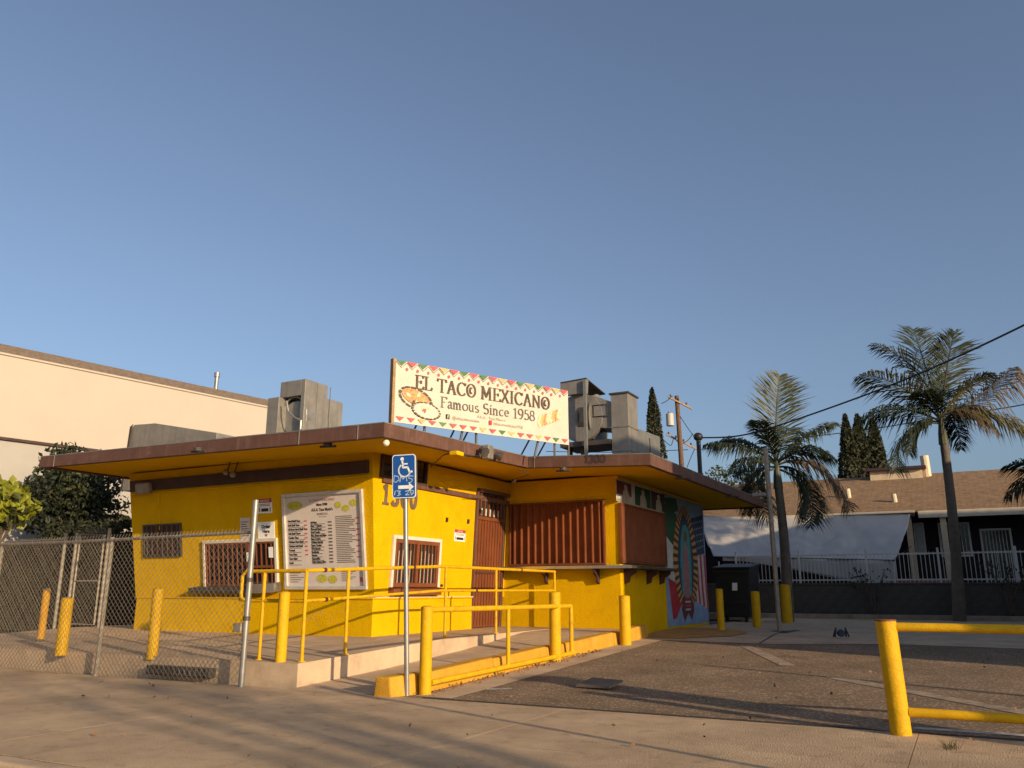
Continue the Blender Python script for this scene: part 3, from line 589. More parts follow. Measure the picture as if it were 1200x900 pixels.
# ------------------------------------------------------------------ things fixed to the stand
def sign_card(name, label, P, rc, draw, d=.003, th=.006, base='sign_white', group=None):
    s0, s1, b0, b1 = rc; T = Thing(name, label, 'sign', P.at((s0+s1)/2, b0, 0), group)
    T.part('panel', MB().pbox(P, s0, s1, b0, b1, d, d+th), base); draw(T, s0, s1, b0, b1, d+th+.002); return T
def order(T, s0, s1, b0, b1, d):
    m_ = MB(); h = b1-b0; c_ = (s0+s1)/2; text(m_, PA, 'Order', c_, b0+h*.62, h*.2, d, 'CENTER', bold=.004); text(m_, PA, 'Here', c_, b0+h*.34, h*.2, d, 'CENTER', bold=.004); T.part('lettering', m_, 'ink', stuff=True)
    T.part('arrow', MB().poly([PA.at(c_-h*.15, b0+h*.25, d), PA.at(c_, b0+h*.08, d), PA.at(c_+h*.15, b0+h*.25, d)]), 'ink_red')
sign_card('order_sign', 'white Order Here sign with red arrow above the order window', PA, PA.rect(302, 612, 322.5, 630.5), order)
def welcome(P):
    def dr(T, s0, s1, b0, b1, d):
        h = b1-b0; T.part('heading', MB().pbox(P, s0, s1, b1-h*.28, b1, d-.001, d), 'ink_red')
        m_ = MB(); text(m_, P, 'NOTICE', (s0+s1)/2, b1-h*.23, h*.16, d+.002, 'CENTER'); T.part('heading_lettering', m_, 'sign_white')
        m_ = MB()
        for i in range(2): m_.pbox(P, s0+h*.15, s1-h*.15, b0+h*(.5+.1*i), b0+h*(.54+.1*i), d, d+.001)
        for x_ in (s0+h*.18, s1-h*.18): m_.pbox(P, x_-h*.04, x_+h*.04, b0+h*.1, b0+h*.4, d, d+.001)
        m_.pbox(P, s0+h*.34, s1-h*.34, b0+h*.12, b0+h*.34, d, d+.001); T.part('lettering', m_, 'ink', stuff=True)
    return dr
sign_card('notice_sign', 'small red-headed notice on the shaded wall above the Order Here sign', PA, PA.rect(302, 585, 319.5, 601), welcome(PA))
sign_card('notice_sign', 'small red-headed notice on the sunlit wall beside the brown door', PB, PB.rect(532.5, 620, 544.5, 635), welcome(PB))
def plain(T, s0, s1, b0, b1, d):
    m_ = MB(); h = b1-b0
    for i in range(7): m_.pbox(PA, s0+.02, s1-.02-.03*(i % 3), b0+h*(.12+.11*i), b0+h*(.16+.11*i), d, d+.001)
    T.part('lettering', m_, 'ink_grey', stuff=True)
sign_card('notice_sign', 'grey text notice beside the bare fence post above the order window', PA, PA.rect(281.5, 607, 293.5, 631), plain, base='menu_paper')
# menu board
s0, s1, b0, b1 = PA.rect(335, 583, 428, 686); W_, H_ = s1-s0, b1-b0
MN = Thing('menu_board', 'large framed menu board on the front wall beside the order window', 'menu board', PA.at((s0+s1)/2, b0, 0))
MN.part('panel', MB().pbox(PA, s0, s1, b0, b1, .003, .02), 'menu_paper')
f = MB(); e = .06
for q in ((s0-e, s1+e, b1, b1+e), (s0-e, s1+e, b0-e, b0), (s0-e, s0, b0, b1), (s1, s1+e, b0, b1)): f.pbox(PA, *q, .003, .055)
MN.part('frame', f, 'alu_frame', bev=.008)
dk, rd, ft = MB(), MB(), MB(); D = .024
def mt(mb, s_, x_, y_, h, al='LEFT', **k): text(mb, PA, s_, s0+W_*x_, b0+H_*y_, H_*h, D, al, **k)
mt(rd, 'EL TACO MEXICANO', .5, .935, .028, 'CENTER'); mt(dk, 'Since 1958', .5, .885, .026, 'CENTER', bold=.003); mt(dk, "A.K.A. Taco Mario's", .5, .825, .034, 'CENTER', bold=.002, sx=.8); mt(dk, 'BURRITOS', .5, .78, .024, 'CENTER'); mt(dk, 'ROJO o VERDE', .5, .755, .012, 'CENTER')
L1 = ['Hard Shell Taco', 'Soft Shell Taco', 'All Meat Hard Shell Taco', 'Soft Shell Tacos', 'Combo Taco', 'Chicken Hard Shell', 'Chicken Soft Shell', 'Tostada', 'Taco Plate']
L1 += ['Taco Salad', 'Sodas']
for i, s_ in enumerate(L1): mt(dk, s_, .03, .715-.047*i, .024, bold=.0028, sx=.85)
L2 = ['All Meat', 'Bean & Cheese', 'Rice and Beans', 'Beef Combo', 'Rice, Beans and Meat', 'Bean Combo', 'Chicken Burrito', 'Super Combo', 'Wet Burrito', 'Enchiladas', 'Nachos', 'Quesadillas', 'Chile Relleno Plate']
for i, s_ in enumerate(L2): mt(dk, s_, .34, .69-.0365*i, .022, bold=.0028, sx=.85)
for i in range(26):
    x_ = s0+W_*.67; y_ = b0+H_*(.75-.02*i); ft.pbox(PA, x_, x_+W_*(.26-.1*random.random()), y_, y_+H_*.008, D-.003, D)
for i in range(13): pr_y = b0+H_*(.69-.0365*i); ft.pbox(PA, s0+W_*.57, s0+W_*.62, pr_y, pr_y+H_*.016, D-.003, D); ft.pbox(PA, s0+W_*.34, s0+W_*(.48+.06*random.random()), pr_y-H_*.012, pr_y-H_*.006, D-.003, D)
for i in range(11):
    y_ = b0+H_*(.70-.047*i); ft.pbox(PA, s0+W_*.03, s0+W_*(.18+.08*random.random()), y_, y_+H_*.005, D-.003, D)
for i in range(6): ft.pbox(PA, s0+W_*.03, s0+W_*(.14+.04*(i % 3)), b0+H_*(.04+.025*i), b0+H_*(.047+.025*i), D-.003, D); ft.pbox(PA, s0+W_*.72, s0+W_*(.82+.04*(i % 3)), b0+H_*(.05+.02*i), b0+H_*(.056+.02*i), D-.003, D)
MN.part('lettering', dk, 'ink', stuff=True); MN.part('red_lettering', rd, 'ink_red'); MN.part('fine_print', ft, 'ink_grey', stuff=True)
pr_ = MB()
for i in range(9): pr_.pbox(PA, s0+W_*.25, s0+W_*.29, b0+H_*(.715-.047*i), b0+H_*(.728-.047*i), D-.003, D)
for i in range(8): pr_.pbox(PA, s0+W_*.93, s0+W_*.97, b0+H_*(.72-.06*i), b0+H_*(.735-.06*i), D-.003, D)
MN.part('prices', pr_, 'print_red')
for (cx_, cy_, rx, ry) in ((.13, .9, .11, .05), (.71, .88, .045, .036), (.81, .84, .05, .036), (.91, .895, .05, .036), (.46, .08, .07, .045), (.6, .07, .06, .045)):
    MN.part('food_picture', MB().poly([PA.at(s0+W_*(cx_+rx*math.cos(t*.3927)), b0+H_*(cy_+ry*math.sin(t*.3927)), D) for t in range(16)]), 'food_yellow')
MN.part('sticker', MB().pbox(PA, s1-W_*.05, s1-W_*.012, b0+H_*.04, b0+H_*.09, D-.003, D), 'print_red')

# rooftop banner sign
A_, B_ = atz(461.5, 494.5, 3.74), atz(666.5, 521.5, 3.74); A_.z = B_.z = 3.74
PG = Plane(A_, B_-A_, (0, 0, 1)); SL = (B_-A_).length
SHt = PG.px(461.5, 421)[1]
SG = Thing('roof_sign', 'long cream EL TACO MEXICANO banner sign standing on the roof', 'sign', (A_.x, A_.y, 3.45))
nu, nv = 40, 10; b = MB()                                     # slightly rippled banner on a plywood back
def rip(u_, v_): return .012*math.sin(u_*9+v_*2)+.010*math.sin(u_*23+v_*5)*(.3+v_/2)
for j in range(nv+1):
    for i in range(nu+1):
        u_, v_ = SL*i/nu, SHt*j/nv; b.v.append(PG.at(u_, v_, .0+.35*rip(u_, v_)))
for j in range(nv):
    for i in range(nu): k = j*(nu+1)+i; b.f.append((k, k+1, k+nu+2, k+nu+1))
SG.part('banner', b, 'banner', smooth=True)
SG.part('backing', MB().pbox(PG, .0, SL, .01, SHt-.01, -.06, -.02), 'wood')
SG.part('edge_board', MB().pbox(PG, -.05, -.002, -.03, SHt+.02, -.09, .01), 'wood')
Z = .0125
def tri(cx_, y_, w_, h_, m_): SG.part('triangle', MB().poly([PG.at(cx_-w_/2, y_, Z), PG.at(cx_+w_/2, y_, Z), PG.at(cx_, y_-h_, Z)]), m_)
nT = 18; wT = SL/nT; cols = ['print_green', 'print_red', 'print_green', 'print_red', 'print_gold', 'print_red', 'print_green', 'print_red', 'print_green', 'print_red', 'print_gold', 'print_red', 'print_green', 'print_gold', 'print_green', 'print_red', 'print_gold', 'print_red']
zz = MB()
for i in range(nT):
    c_ = wT*(i+.5); tri(c_, SHt-.003, wT*.94, .085, cols[i])
    tri(c_, .10, wT*.8, .075, cols[(i+2) % 18] if i % 3 else 'print_red')
    for (x0, y0, x1, y1) in ((c_-wT*.5, SHt-.03, c_, SHt-.125), (c_, SHt-.125, c_+wT*.5, SHt-.03)): zz.poly([PG.at(x0, y0, Z), PG.at(x1, y1, Z), PG.at(x1, y1+.012, Z), PG.at(x0, y0+.012, Z)])
    if i < nT-1: SG.part('dot', MB().poly([PG.at(c_+wT*.5+.024*math.cos(t*.628), SHt-.135+.028*math.sin(t*.628), Z) for t in range(10)]), 'print_red')
SG.part('zigzag_line', zz, 'ink_grey')
def letters(s_, a, b, h, wide, thin, width, m_):
    k = width/sum(G[c][0] for c in s_); x = a
    for c in s_:
        if c != ' ': t_ = MB(); pen(t_, PG, c, x, b, h, wide, thin, width=G[c][0]*k, d=Z); SG.part('letter', t_, m_)
        x += G[c][0]*k
letters('EL TACO MEXICANO', SL*.10, SHt*.59, .225, .038, .011, SL*.78, 'print_brown')
letters('Famous Since 1958', SL*.235, SHt*.345, .18, .024, .009, SL*.55, 'ink_grey')
t3 = MB(); text(t3, PG, "A.K.A. - Taco Mario's", SL*.52, SHt*.255, .05, Z, 'CENTER'); SG.part('faint_lettering', t3, 'ink_faded')
t4 = MB(); text(t4, PG, '@eltacomexicano', SL*.30, SHt*.175, .055, Z); text(t4, PG, '/eltacomexicano1958', SL*.53, SHt*.175, .055, Z); SG.part('handle_lettering', t4, 'ink_faded')
SG.part('badge', MB().pbox(PG, SL*.265, SL*.285, SHt*.165, SHt*.24, Z-.002, Z), 'ink'); SG.part('badge', MB().pbox(PG, SL*.505, SL*.522, SHt*.165, SHt*.24, Z-.002, Z), 'ink_red')
tf = MB(); text(tf, PG, 'f', SL*.275, SHt*.172, .06, Z+.002, 'CENTER', bold=.003); SG.part('badge_letter', tf, 'banner')
def ell(cx_, cy_, rx, ry, rot=0, n=22): c0, s0_ = math.cos(rot), math.sin(rot); return [PG.at(cx_+rx*math.cos(6.2832*i/n)*c0-ry*math.sin(6.2832*i/n)*s0_, cy_+rx*math.cos(6.2832*i/n)*s0_+ry*math.sin(6.2832*i/n)*c0, 0) for i in range(n)]
def off(pts, d_): return [p+PG.n*d_ for p in pts]
def rim(cx_, cy_, rx, ry, rot, n, d_):
    c0, s0_ = math.cos(rot), math.sin(rot)
    def pt(k, a_): x_, y_ = rx*k*math.cos(a_), ry*k*math.sin(a_); return PG.at(cx_+x_*c0-y_*s0_, cy_+x_*s0_+y_*c0, d_)
    for i in range(n):
        a0 = 6.2832*i/n; a1 = a0+6.2832/n*random.uniform(.6, .95); SG.part('plate_rim', MB().poly([pt(.86, a0), pt(1, a0), pt(1.02, (a0+a1)/2), pt(1, a1), pt(.86, a1)]), 'print_brown')
rim(SL*.105, SHt*.42, .33, .18, -.25, 15, Z); SG.part('food_picture', MB().poly(off(ell(SL*.105, SHt*.44, .27, .125, -.25), Z+.002)), 'print_rice')
for k in range(7): a_ = random.uniform(0, 6.28); SG.part('food_picture', MB().poly(off(ell(SL*.10+.15*math.cos(a_), SHt*.42+.08*math.sin(a_), .05, .03, a_, 9), Z+.003+.0004*k)), ('print_taco', 'print_gold', 'print_brown')[k % 3])
SG.part('plate_picture', MB().poly(off(ell(SL*.16, SHt*.245, .27, .135, -.12), Z+.0065)), 'banner'); rim(SL*.16, SHt*.245, .28, .14, -.12, 20, Z+.0075)
for k in range(6): SG.part('food_picture', MB().poly(off(ell(SL*.16+random.gauss(0, .04), SHt*.25+random.gauss(0, .03), .045, .018, random.random()*3, 8), Z+.0085+.0004*k)), 'print_red' if k % 2 else 'print_taco')
for i in range(8):
    a_, b_ = SL*(.81+.0175*i), SHt*(.36+.026*i)
    SG.part('taco_picture', MB().poly([PG.at(a_+x_, b_+y_, Z+.0006*i) for x_, y_ in [(-.05, -.06), (-.02, .06), (.02, .10), (.06, .09), (.08, .03), (.05, -.08), (.0, -.13)]]), ('print_taco', 'print_gold', 'print_rice', 'print_taco')[i % 4])
for (q, dx) in ((545, 4), (561, 0), (634, 5), (653, 0), (672, 0), (500, 0)):
    s_ = PG.px(q, 512)[0]; s_ = min(s_, SL+.06); p = PG.at(s_, .05, -.08); gpt = PG.at(s_-.02*dx, 0, -.08); gpt.z = 3.42
    SG.part('post', MB().tube([gpt, p], .022, 6), 'galv_dark')
    if 0 < s_ < SL: SG.part('brace', MB().tube([p+Vector((0, 0, .3)), PG.at(s_, 0, -.75)-Vector((0, 0, .32))], .016, 6), 'galv_dark')
# rooftop equipment ------------------------------------------------------
Y1 = 12.3; zr = 3.42
c0 = aty(327, 480, Y1).x; c1 = aty(356, 480, Y1).x; zt1 = aty(356, 444, Y1).z; zm = atx(383, 470, c1).z
y2 = atx(383.5, 470, c1).y; y3 = atx(402, 480, c1).y; zt2 = atx(392, 469, c1).z
AC = Thing('roof_cooler', 'boxy sheet-metal cooler with round fan on the roof behind the menu wall', 'roof unit', (c1, Y1, zr))
th = .03
b = MB(); b.box(c1-.1, c1, Y1, y2, zr+.16, zt1); b.box(c0, c1-.1005, Y1+.3, y2, zr+.02, zt1-.002); AC.part('housing', b, 'galv_warm', bev=.008)
AC.part('hood', MB().box(c0, c1-.101, Y1, Y1+.299, zt1-.33, zt1-.001), 'galv_warm', bev=.008)
AC.part('rear_box', MB().box(c1-.7, c1-.01, y2+.002, y3, zr, zt2), 'galv_warm', bev=.008)
cf = aty(341, 487, Y1); AC.part('fan_drum', MB().tube([(cf.x, Y1+.29, cf.z-.02), (cf.x, Y1+.12, cf.z-.02)], .34, 24), 'galv', smooth=True); AC.part('fan_ring', MB().tube([(cf.x+.34*math.cos(t*.2618), Y1+.08, cf.z-.02+.42*math.sin(t*.2618)) for t in range(25)], .018, 6), 'galv')
l0, l1 = aty(311, 480, Y1-.15).x, aty(330, 480, Y1-.15).x
AC.part('intake_box', MB().box(l0, l0+.3, Y1-.1, Y1+.35, zr, aty(320, 466, Y1-.1).z), 'galv_warm', bev=.006); AC.part('intake_back', MB().box(l0+.301, l1+.12, Y1+.31, Y1+.36, zr, aty(320, 466, Y1-.1).z-.02), 'galv_dark')
for p in ((c1-.06, y2-.1), (c1-.06, Y1+.06), (c1-.6, Y1+.4)): AC.part('leg', MB().box(p[0]-.025, p[0]+.025, p[1]-.025, p[1]+.025, zr-.02, zr+.165), 'galv')
AC.part('shelf_plate', MB().box(c1-.02, c1+.16, Y1+.02, y2-.15, zr+.10, zr+.14), 'galv_dark'); AC.part('pipe', MB().tube([aty(336, 470, Y1-.12), aty(338, 482, Y1-.12), aty(345, 489, Y1-.12), aty(353, 493, Y1-.12), aty(352, 503, Y1-.12)], .02, 6), 'galv')
q0, q1 = aty(152, 500, 13.2), aty(232, 512, 13.2)
DU = Thing('roof_duct', 'low tan sheet-metal duct with rounded corner on the roof edge', 'roof unit', (q0.x, 13.2, 3.4))
zq = aty(156, 498, 13.2).z
DU.part('housing', MB().prism([(q0.x+.0, 13.2, 3.42), (q1.x+.6, 13.2, 3.42), (q1.x+.6, 13.2, zq-.45), (q0.x+.9, 13.2, zq-.03), (q0.x+.16, 13.2, zq), (q0.x+.09, 13.2, zq-.06)], (0, 1.3, 0)), 'galv_warm', bev=.01)
for yq in (Y1+.35, Y1+.75): AC.part('seam', MB().box(c1+.001, c1+.012, yq, yq+.02, zr+.17, zt1-.02), 'galv')
for k_ in range(4): AC.part('louvre', MB().box(c1-.02+.021, c1+.03, y2+.2, y3-.1, zr+.25+.1*k_, zr+.29+.1*k_), 'galv_dark')
DU.part('end_cap', MB().prism([(q0.x-.03, 13.18, 3.42), (q0.x+.03, 13.18, 3.42), (q0.x+.13, 13.18, zq-.05), (q0.x+.16, 13.18, zq+.01), (q0.x+.06, 13.18, zq-.05)], (0, -.02, 0)), 'galv_dark')
# exhaust blower by the sign
Y2 = 15.9
xa, xb, xc = aty(668, 480, Y2).x, aty(690, 480, Y2).x, aty(717, 480, Y2).x; xd = aty(737, 480, Y2).x
EX = Thing('exhaust_blower', 'weathered exhaust blower with round drum beside the banner sign', 'roof unit', (xb, Y2, zr))
ztop = aty(690, 446, Y2).z; zb = aty(690, 514, Y2).z; zh = aty(690, 463, Y2).z; zl = aty(700, 503, Y2).z
cz = (zh+zb)/2; cy_ = Y2+.45
EX.part('drum', MB().tube([(xa+.2, cy_, cz), (xb+.03, cy_, cz)], (zh-zb)/2+.06, 28), 'galv_dark', smooth=True)
EX.part('drum_face', MB().tube([(xb+.031, cy_, cz), (xb+.05, cy_, cz)], (zh-zb)/2+.10, 28), 'galv', smooth=True)
dr2 = MB().tube([(xa+.1+(xb-xa)*.3, Y2-.03, cz), (xa+.1+(xb-xa)*.3, Y2+.1, cz)], (zh-zb)/2+.05, 28); EX.part('scroll', dr2, 'galv_warm', smooth=True)
EX.part('hood', MB().prism([(xa-.15, Y2-.15, zh+.02), (xb, Y2-.15, zh+.02), (xb+.02, Y2-.15, ztop), (xa-.15, Y2-.15, ztop-.03)], (0, .12, 0)), 'galv_warm'); EX.part('hood_top', MB().prism([(xa-.15, Y2-.16, ztop-.02), (xb+.02, Y2-.16, ztop+.01), (xb+.02, Y2-.16, ztop+.03), (xa-.15, Y2-.16, ztop)], (0, 1.1, -.12)), 'galv_dark')
EX.part('stand_post', MB().box(xb-.03, xb+.03, Y2-.22, Y2-.16, zr-.02, ztop-.02), 'galv')
EX.part('discharge', MB().prism([(xb+.06, Y2, zh), (xc-.002, Y2, zh-.2), (xc-.002, Y2, zl-.02), (xb+.06, Y2, zl+.06)], (0, .7, 0)), 'galv_warm', bev=.01)
w0, w1, w2, w3_ = aty(696, 476, Y2).x, aty(711, 476, Y2).x, aty(700, 488, Y2).z, aty(700, 476, Y2).z
wp = EX.part('access_panel', MB().box(w0, w1, Y2-.02, Y2-.002, w2, w3_), 'galv', bev=.004)
f = MB(); e = .025
for q in ((w0-e, w1+e, w3_, w3_+e), (w0-e, w1+e, w2-e, w2), (w0-e, w0, w2, w3_), (w1, w1+e, w2, w3_)): f.box(q[0], q[1], Y2-.03, Y2-.001, q[2], q[3])
EX.part('panel_frame', f, 'galv_dark', parent=wp)
EX.part('base_frame', MB().box(xa-.2, xc-.02, Y2-.1, Y2+.8, zb-.16, zb-.06), 'galv_dark'); EX.part('support', MB().box(xb-.25, xb-.18, Y2+.1, Y2+.2, zr-.02, zb-.161), 'galv_dark'); EX.part('support', MB().box(xa-.1, xa-.04, Y2+.1, Y2+.2, zr-.02, zb-.161), 'galv_dark')
DT = Thing('exhaust_duct', 'tall streaked sheet-metal duct on the wing roof beside the blower', 'roof unit', (xd, Y2, zr))
ztd = aty(737, 461, Y2).z; ye = atx(747, 480, xd).y; yf = atx(774, 520, xd).y
DT.part('duct', MB().box(xc, xd, Y2-.05, ye, zr-.02, ztd), 'galv_warm', bev=.006); DT.part('cap', MB().box(xc-.03, xd+.03, Y2-.08, ye+.03, ztd+.001, ztd+.035), 'galv_dark')
za, zb_ = atx(748, 502, xd).z, atx(774, 512, xd).z
DT.part('low_box', MB().hexa([(xc, ye+.002, zr-.02), (xd-.01, ye+.002, zr-.02), (xd-.01, yf, zr-.02), (xc, yf, zr-.02)], [(xc, ye+.002, za), (xd-.01, ye+.002, za), (xd-.01, yf, zb_), (xc, yf, zb_)]), 'galv', bev=.006)
for zq in (zr+.45, zr+.95): DT.part('flange', MB().box(xc-.015, xd+.015, Y2-.065, ye+.015, zq, zq+.025), 'galv')
DT.part('seam', MB().box(xd-.009, xd+.004, (ye+yf)/2-.02, (ye+yf)/2+.02, zr, zb_-.15), 'galv_dark')
# service mast
p = atx(820, 545, -5.0); MT = Thing('service_mast', 'black electrical service mast with weatherhead on the wing roof', 'mast', (p.x, p.y, 3.42)); top = atx(820, 513, -5.0)
MT.part('pipe', MB().tube([(p.x, p.y, 3.4), (p.x, p.y, top.z-.03)], .05, 10), 'black_pipe', smooth=True); MT.part('weatherhead', MB().ball((p.x, p.y, top.z), .11, 12, 8, (1, 1, .9)), 'black_pipe', smooth=True)
mast_top = Vector((p.x, p.y, top.z))

# ================================================================== BOLLARDS, RAILS, KERB BLOCKS
def bollard(base, h, r, label, m='yellow_pipe', group='yellow steel bollards', tilt=(0, 0)):
    T = Thing('bollard', label, 'bollard', base, group); b = Vector(base); t = b+Vector((tilt[0], tilt[1], h))
    T.part('pipe', MB().tube([b-Vector((0, 0, .05)), t], r, 20), m, smooth=True)
    T.part('cap', MB().tube([t+Vector((0, 0, .0005)), t+Vector((0, 0, .008)), t+Vector((0, 0, .022))], [r*1.02, r*.97, r*.55], 20), 'concrete_dirty' if m != 'yellow_pipe' else 'yellow_pipe', smooth=True); return T
def bol(px0, py0, pyt, z, rpx, label, m='yellow_pipe', tilt=(0, 0)):
    p = atz(px0, py0, z); r_ = ray(px0, pyt); t = math.hypot(p.x, p.y)/math.hypot(r_.x, r_.y); h = HC+r_.z*t-z
    dpt = (p-EYE).dot(Fw); return bollard(p, h, rpx/F*dpt, label, m, tilt=tilt)
bol(328.5, 775.5, 695, zp(7.9), 6.6, 'yellow bollard behind the front railing at the deck corner')
bol(178, 768, 691, zp(7.95), 6.3, 'yellow bollard on the deck in front of the small barred window')
bol(71.5, 763.5, 702, zp(8.0), 6.8, 'yellow bollard in front of the chain-link gate')
bol(48, 745, 691, .40, 4.2, 'orange weathered bollard beside the hedge and gate', 'yellow_kerb')
b1_ = bol(498, 814, 712, 0, 7.2, 'thick rust-spotted bollard beside the blue parking sign')
p = atx(651, 777, -5.35); b2_ = bol(651, 777, 695, p.z, 6.8, 'bollard midway along the yellow kerb carrying the low rail')
bol(733.5, 760, 699, .13, 6.6, 'yellow bollard at the end of the kerb before the side shutter')
bol(845.5, 739, 691, .28, 4.2, 'slim bollard just beyond the mural wall')
bol(887.5, 735, 694, .28, 5.0, 'short bollard between the mural and the leaning pole')
bol(923, 730, 686, .28, 6.0, 'bollard at the foot of the palm behind the leaning pole')
# guard rail round the deck
GR = Thing('guard_railing', 'yellow two-rail pipe railing around the concrete deck', 'railing', (-6.95, 7.9, .27))
XG = -7.06; YG = 7.95; pr = .022
zr_ = lambda y: zp(y)+1.06; zm_ = lambda y: zp(y)+.70
corner = (XG, YG)
def postat(x, y, lean=(0, 0)):
    po = GR.part('post', MB().tube([(x-lean[0], y-lean[1], zp(y)-.02), (x, y, zr_(y)-.01)], pr, 10), 'yellow_pipe', smooth=True)
    GR.part('foot', MB().tube([(x-lean[0], y-lean[1], zp(y)), (x-lean[0], y-lean[1], zp(y)+.012)], .05, 10), 'yellow_pipe', parent=po)
ypost = [YG, 8.75, 11.1, 12.7, 15.05]
for y in ypost: postat(XG, y)
postat(XG-.68, YG)
for f_, nm in ((zr_, 'top_rail'), (zm_, 'mid_rail')):
    GR.part(nm, MB().tube([(XG, YG+.0, f_(YG)), (XG, 9.4, f_(9.4)), (XG, 11, f_(11)), (XG, 15.07, f_(15.07))], pr*(1.08 if nm == 'top_rail' else .9), 10), 'yellow_pipe', smooth=True)
    GR.part(nm, MB().tube([(XG-.001, YG, f_(YG)-.001), (XG-1.0, YG, f_(YG)-.001)], pr*(1.07 if nm == 'top_rail' else .9), 10), 'yellow_pipe', smooth=True)
GR.part('end_loop', MB().tube([(XG-1.0, YG, zr_(YG)-.001), (XG-1.06, YG, zr_(YG)-.05), (XG-1.06, YG, zm_(YG)+.05), (XG-1.0, YG, zm_(YG)-.001)], pr, 10), 'yellow_pipe', smooth=True)
for yq in (8.25, 10.2, 13.6): GR.part('coupling', MB().tube([(XG, yq, zr_(yq)), (XG, yq+.05, zr_(yq+.05))], pr*1.3, 10), 'rust_dark', smooth=True)
for yq in (8.3, 12.0): GR.part('coupling', MB().tube([(XG, yq, zm_(yq)), (XG, yq+.05, zm_(yq+.05))], pr*1.2, 10), 'rust_dark', smooth=True)
# low rail between two bollards
LR = Thing('low_railing', 'low yellow pipe rail fixed between two bollards along the kerb', 'railing', (-5.3, 8.0, 0))
p0, p1 = atx(505, 714.5, -5.3), atx(669, 711.5, -5.3); q0, q1 = atx(505, 800, -5.3), atx(672, 765, -5.3); p1.z = p0.z-.02
LR.part('top_rail', MB().tube([p0, p1], .032, 10), 'yellow_pipe', smooth=True); LR.part('bottom_rail', MB().tube([q0, q1], .032, 10), 'yellow_pipe', smooth=True)
LR.part('end_post', MB().tube([p1, (q1.x, p1.y, q1.z)], .032, 10), 'yellow_pipe', smooth=True)
m0_ = atx(595.5, 715, -5.3); m1_ = atx(595.5, 780, -5.3); LR.part('mid_post', MB().tube([(-5.3, m0_.y, p0.z-.01), (-5.3, m0_.y, m1_.z)], .028, 10), 'yellow_pipe', smooth=True)
# kerb blocks
yb = [7.62, 8.02, 9.72, 11.3, 13.96, 15.75]
labs = ['square yellow kerb block end standing at the foot of the blue parking sign pole', 'yellow kerb block behind the rust-spotted bollard', 'yellow kerb block under the low rail middle post', 'long yellow kerb block beside the bollard midway along the kerb', 'last yellow kerb block by the side shutter wall']
for i in range(5):
    y0, y1 = yb[i]+.012, yb[i+1]-.012; zz0 = gz(y0)-.06; z0, z1 = max(gz(y0), 0)+.20, gz(y1)+.215+(.02 if i == 4 else 0)
    xo = (-.10 if i == 0 else 0); b = MB().hexa([(-5.66+xo, y0, zz0), (-5.40+xo, y0, zz0), (-5.40, y1, zz0), (-5.66, y1, zz0)], [(-5.63+xo, y0, z0), (-5.44+xo, y0, z0), (-5.44, y1, z1), (-5.63, y1, z1)])
    one('kerb_block', b, 'yellow_kerb', labs[i], 'kerb block', (-5.55, y0, 0), 'yellow kerb blocks in a row', bev=.02)
# gate bar at the right
GT = Thing('barrier_rail', 'yellow leaning post with two horizontal pipes beside the driveway', 'barrier', (-.57, 7.6, 0))
GT.part('post', MB().tube([(-.57, 7.6, -.05), (-.60, 7.59, .86)], .078, 20), 'yellow_pipe', smooth=True); GT.part('cap', MB().tube([(-.60, 7.59, .8605), (-.60, 7.59, .872)], [.083, .08], 20), 'rust_bars', smooth=True)
GT.part('top_rail', MB().tube([(-.54, 7.6, .815), (3.4, 7.66, .80)], .036, 12), 'yellow_pipe', smooth=True); GT.part('bottom_rail', MB().tube([(-.50, 7.6, .17), (3.4, 7.66, .16)], .036, 12), 'yellow_pipe', smooth=True)
GT.part('far_post', MB().tube([(3.4, 7.66, -.05), (3.4, 7.66, .86)], .078, 20), 'yellow_pipe', smooth=True)

# blue parking sign
p = atz(477, 815, 0); topz = 2.5
PK = Thing('parking_sign', 'blue wheelchair parking sign with white arrow on galvanised pole', 'sign', p)
tp = atx(479.5, 533, p.x); lean = Vector((.10, .0, 0)); hd = (p-EYE).dot(Fw)
zt_ = HC+ray(480, 533).z*(math.hypot(p.x, p.y)/math.hypot(*ray(480, 533).xy)); zb_ = HC+ray(480, 584).z*(math.hypot(p.x, p.y)/math.hypot(*ray(480, 584).xy))
ptop = p+ (Rt*(-.10)); ptop.z = zt_-.03
PK.part('pole', MB().tube([p-Vector((0, 0, .05)), ptop], .028, 12), 'galv', smooth=True)
axis = (ptop-p).normalized(); sr = (Rt*.93-Vector((Fw.x, Fw.y, 0)).normalized()*.37*-1).normalized()
PP = Plane(p+axis*(zb_/axis.z), (math.cos(R(8)), math.sin(R(8)), 0), axis); sw_, sh_ = .30, (zt_-zb_)
def rrect(w_, h_, r_, n=5):
    o_ = []
    for (cx_, cy_, a0) in ((w_/2-r_, h_-r_, 0), (-w_/2+r_, h_-r_, 90), (-w_/2+r_, r_, 180), (w_/2-r_, r_, 270)): o_ += [(cx_+r_*math.cos(R(a0+90*i/n)), cy_+r_*math.sin(R(a0+90*i/n))) for i in range(n+1)]
    return o_
PK.part('panel', MB().prism([PP.at(a_, b_, .032) for a_, b_ in rrect(sw_, sh_, .035)], PP.n*.004), 'sign_white')
PK.part('blue_field', MB().poly([PP.at(a_, b_+.010, .038) for a_, b_ in rrect(sw_-.022, sh_-.02, .028)]), 'sign_blue')
PK.part('back_panel', MB().prism([PP.at(a_-.02, b_+.0, -.036) for a_, b_ in rrect(sw_, sh_-.01, .035)], PP.n*-.004), 'galv')
sy = MB(); D = .04
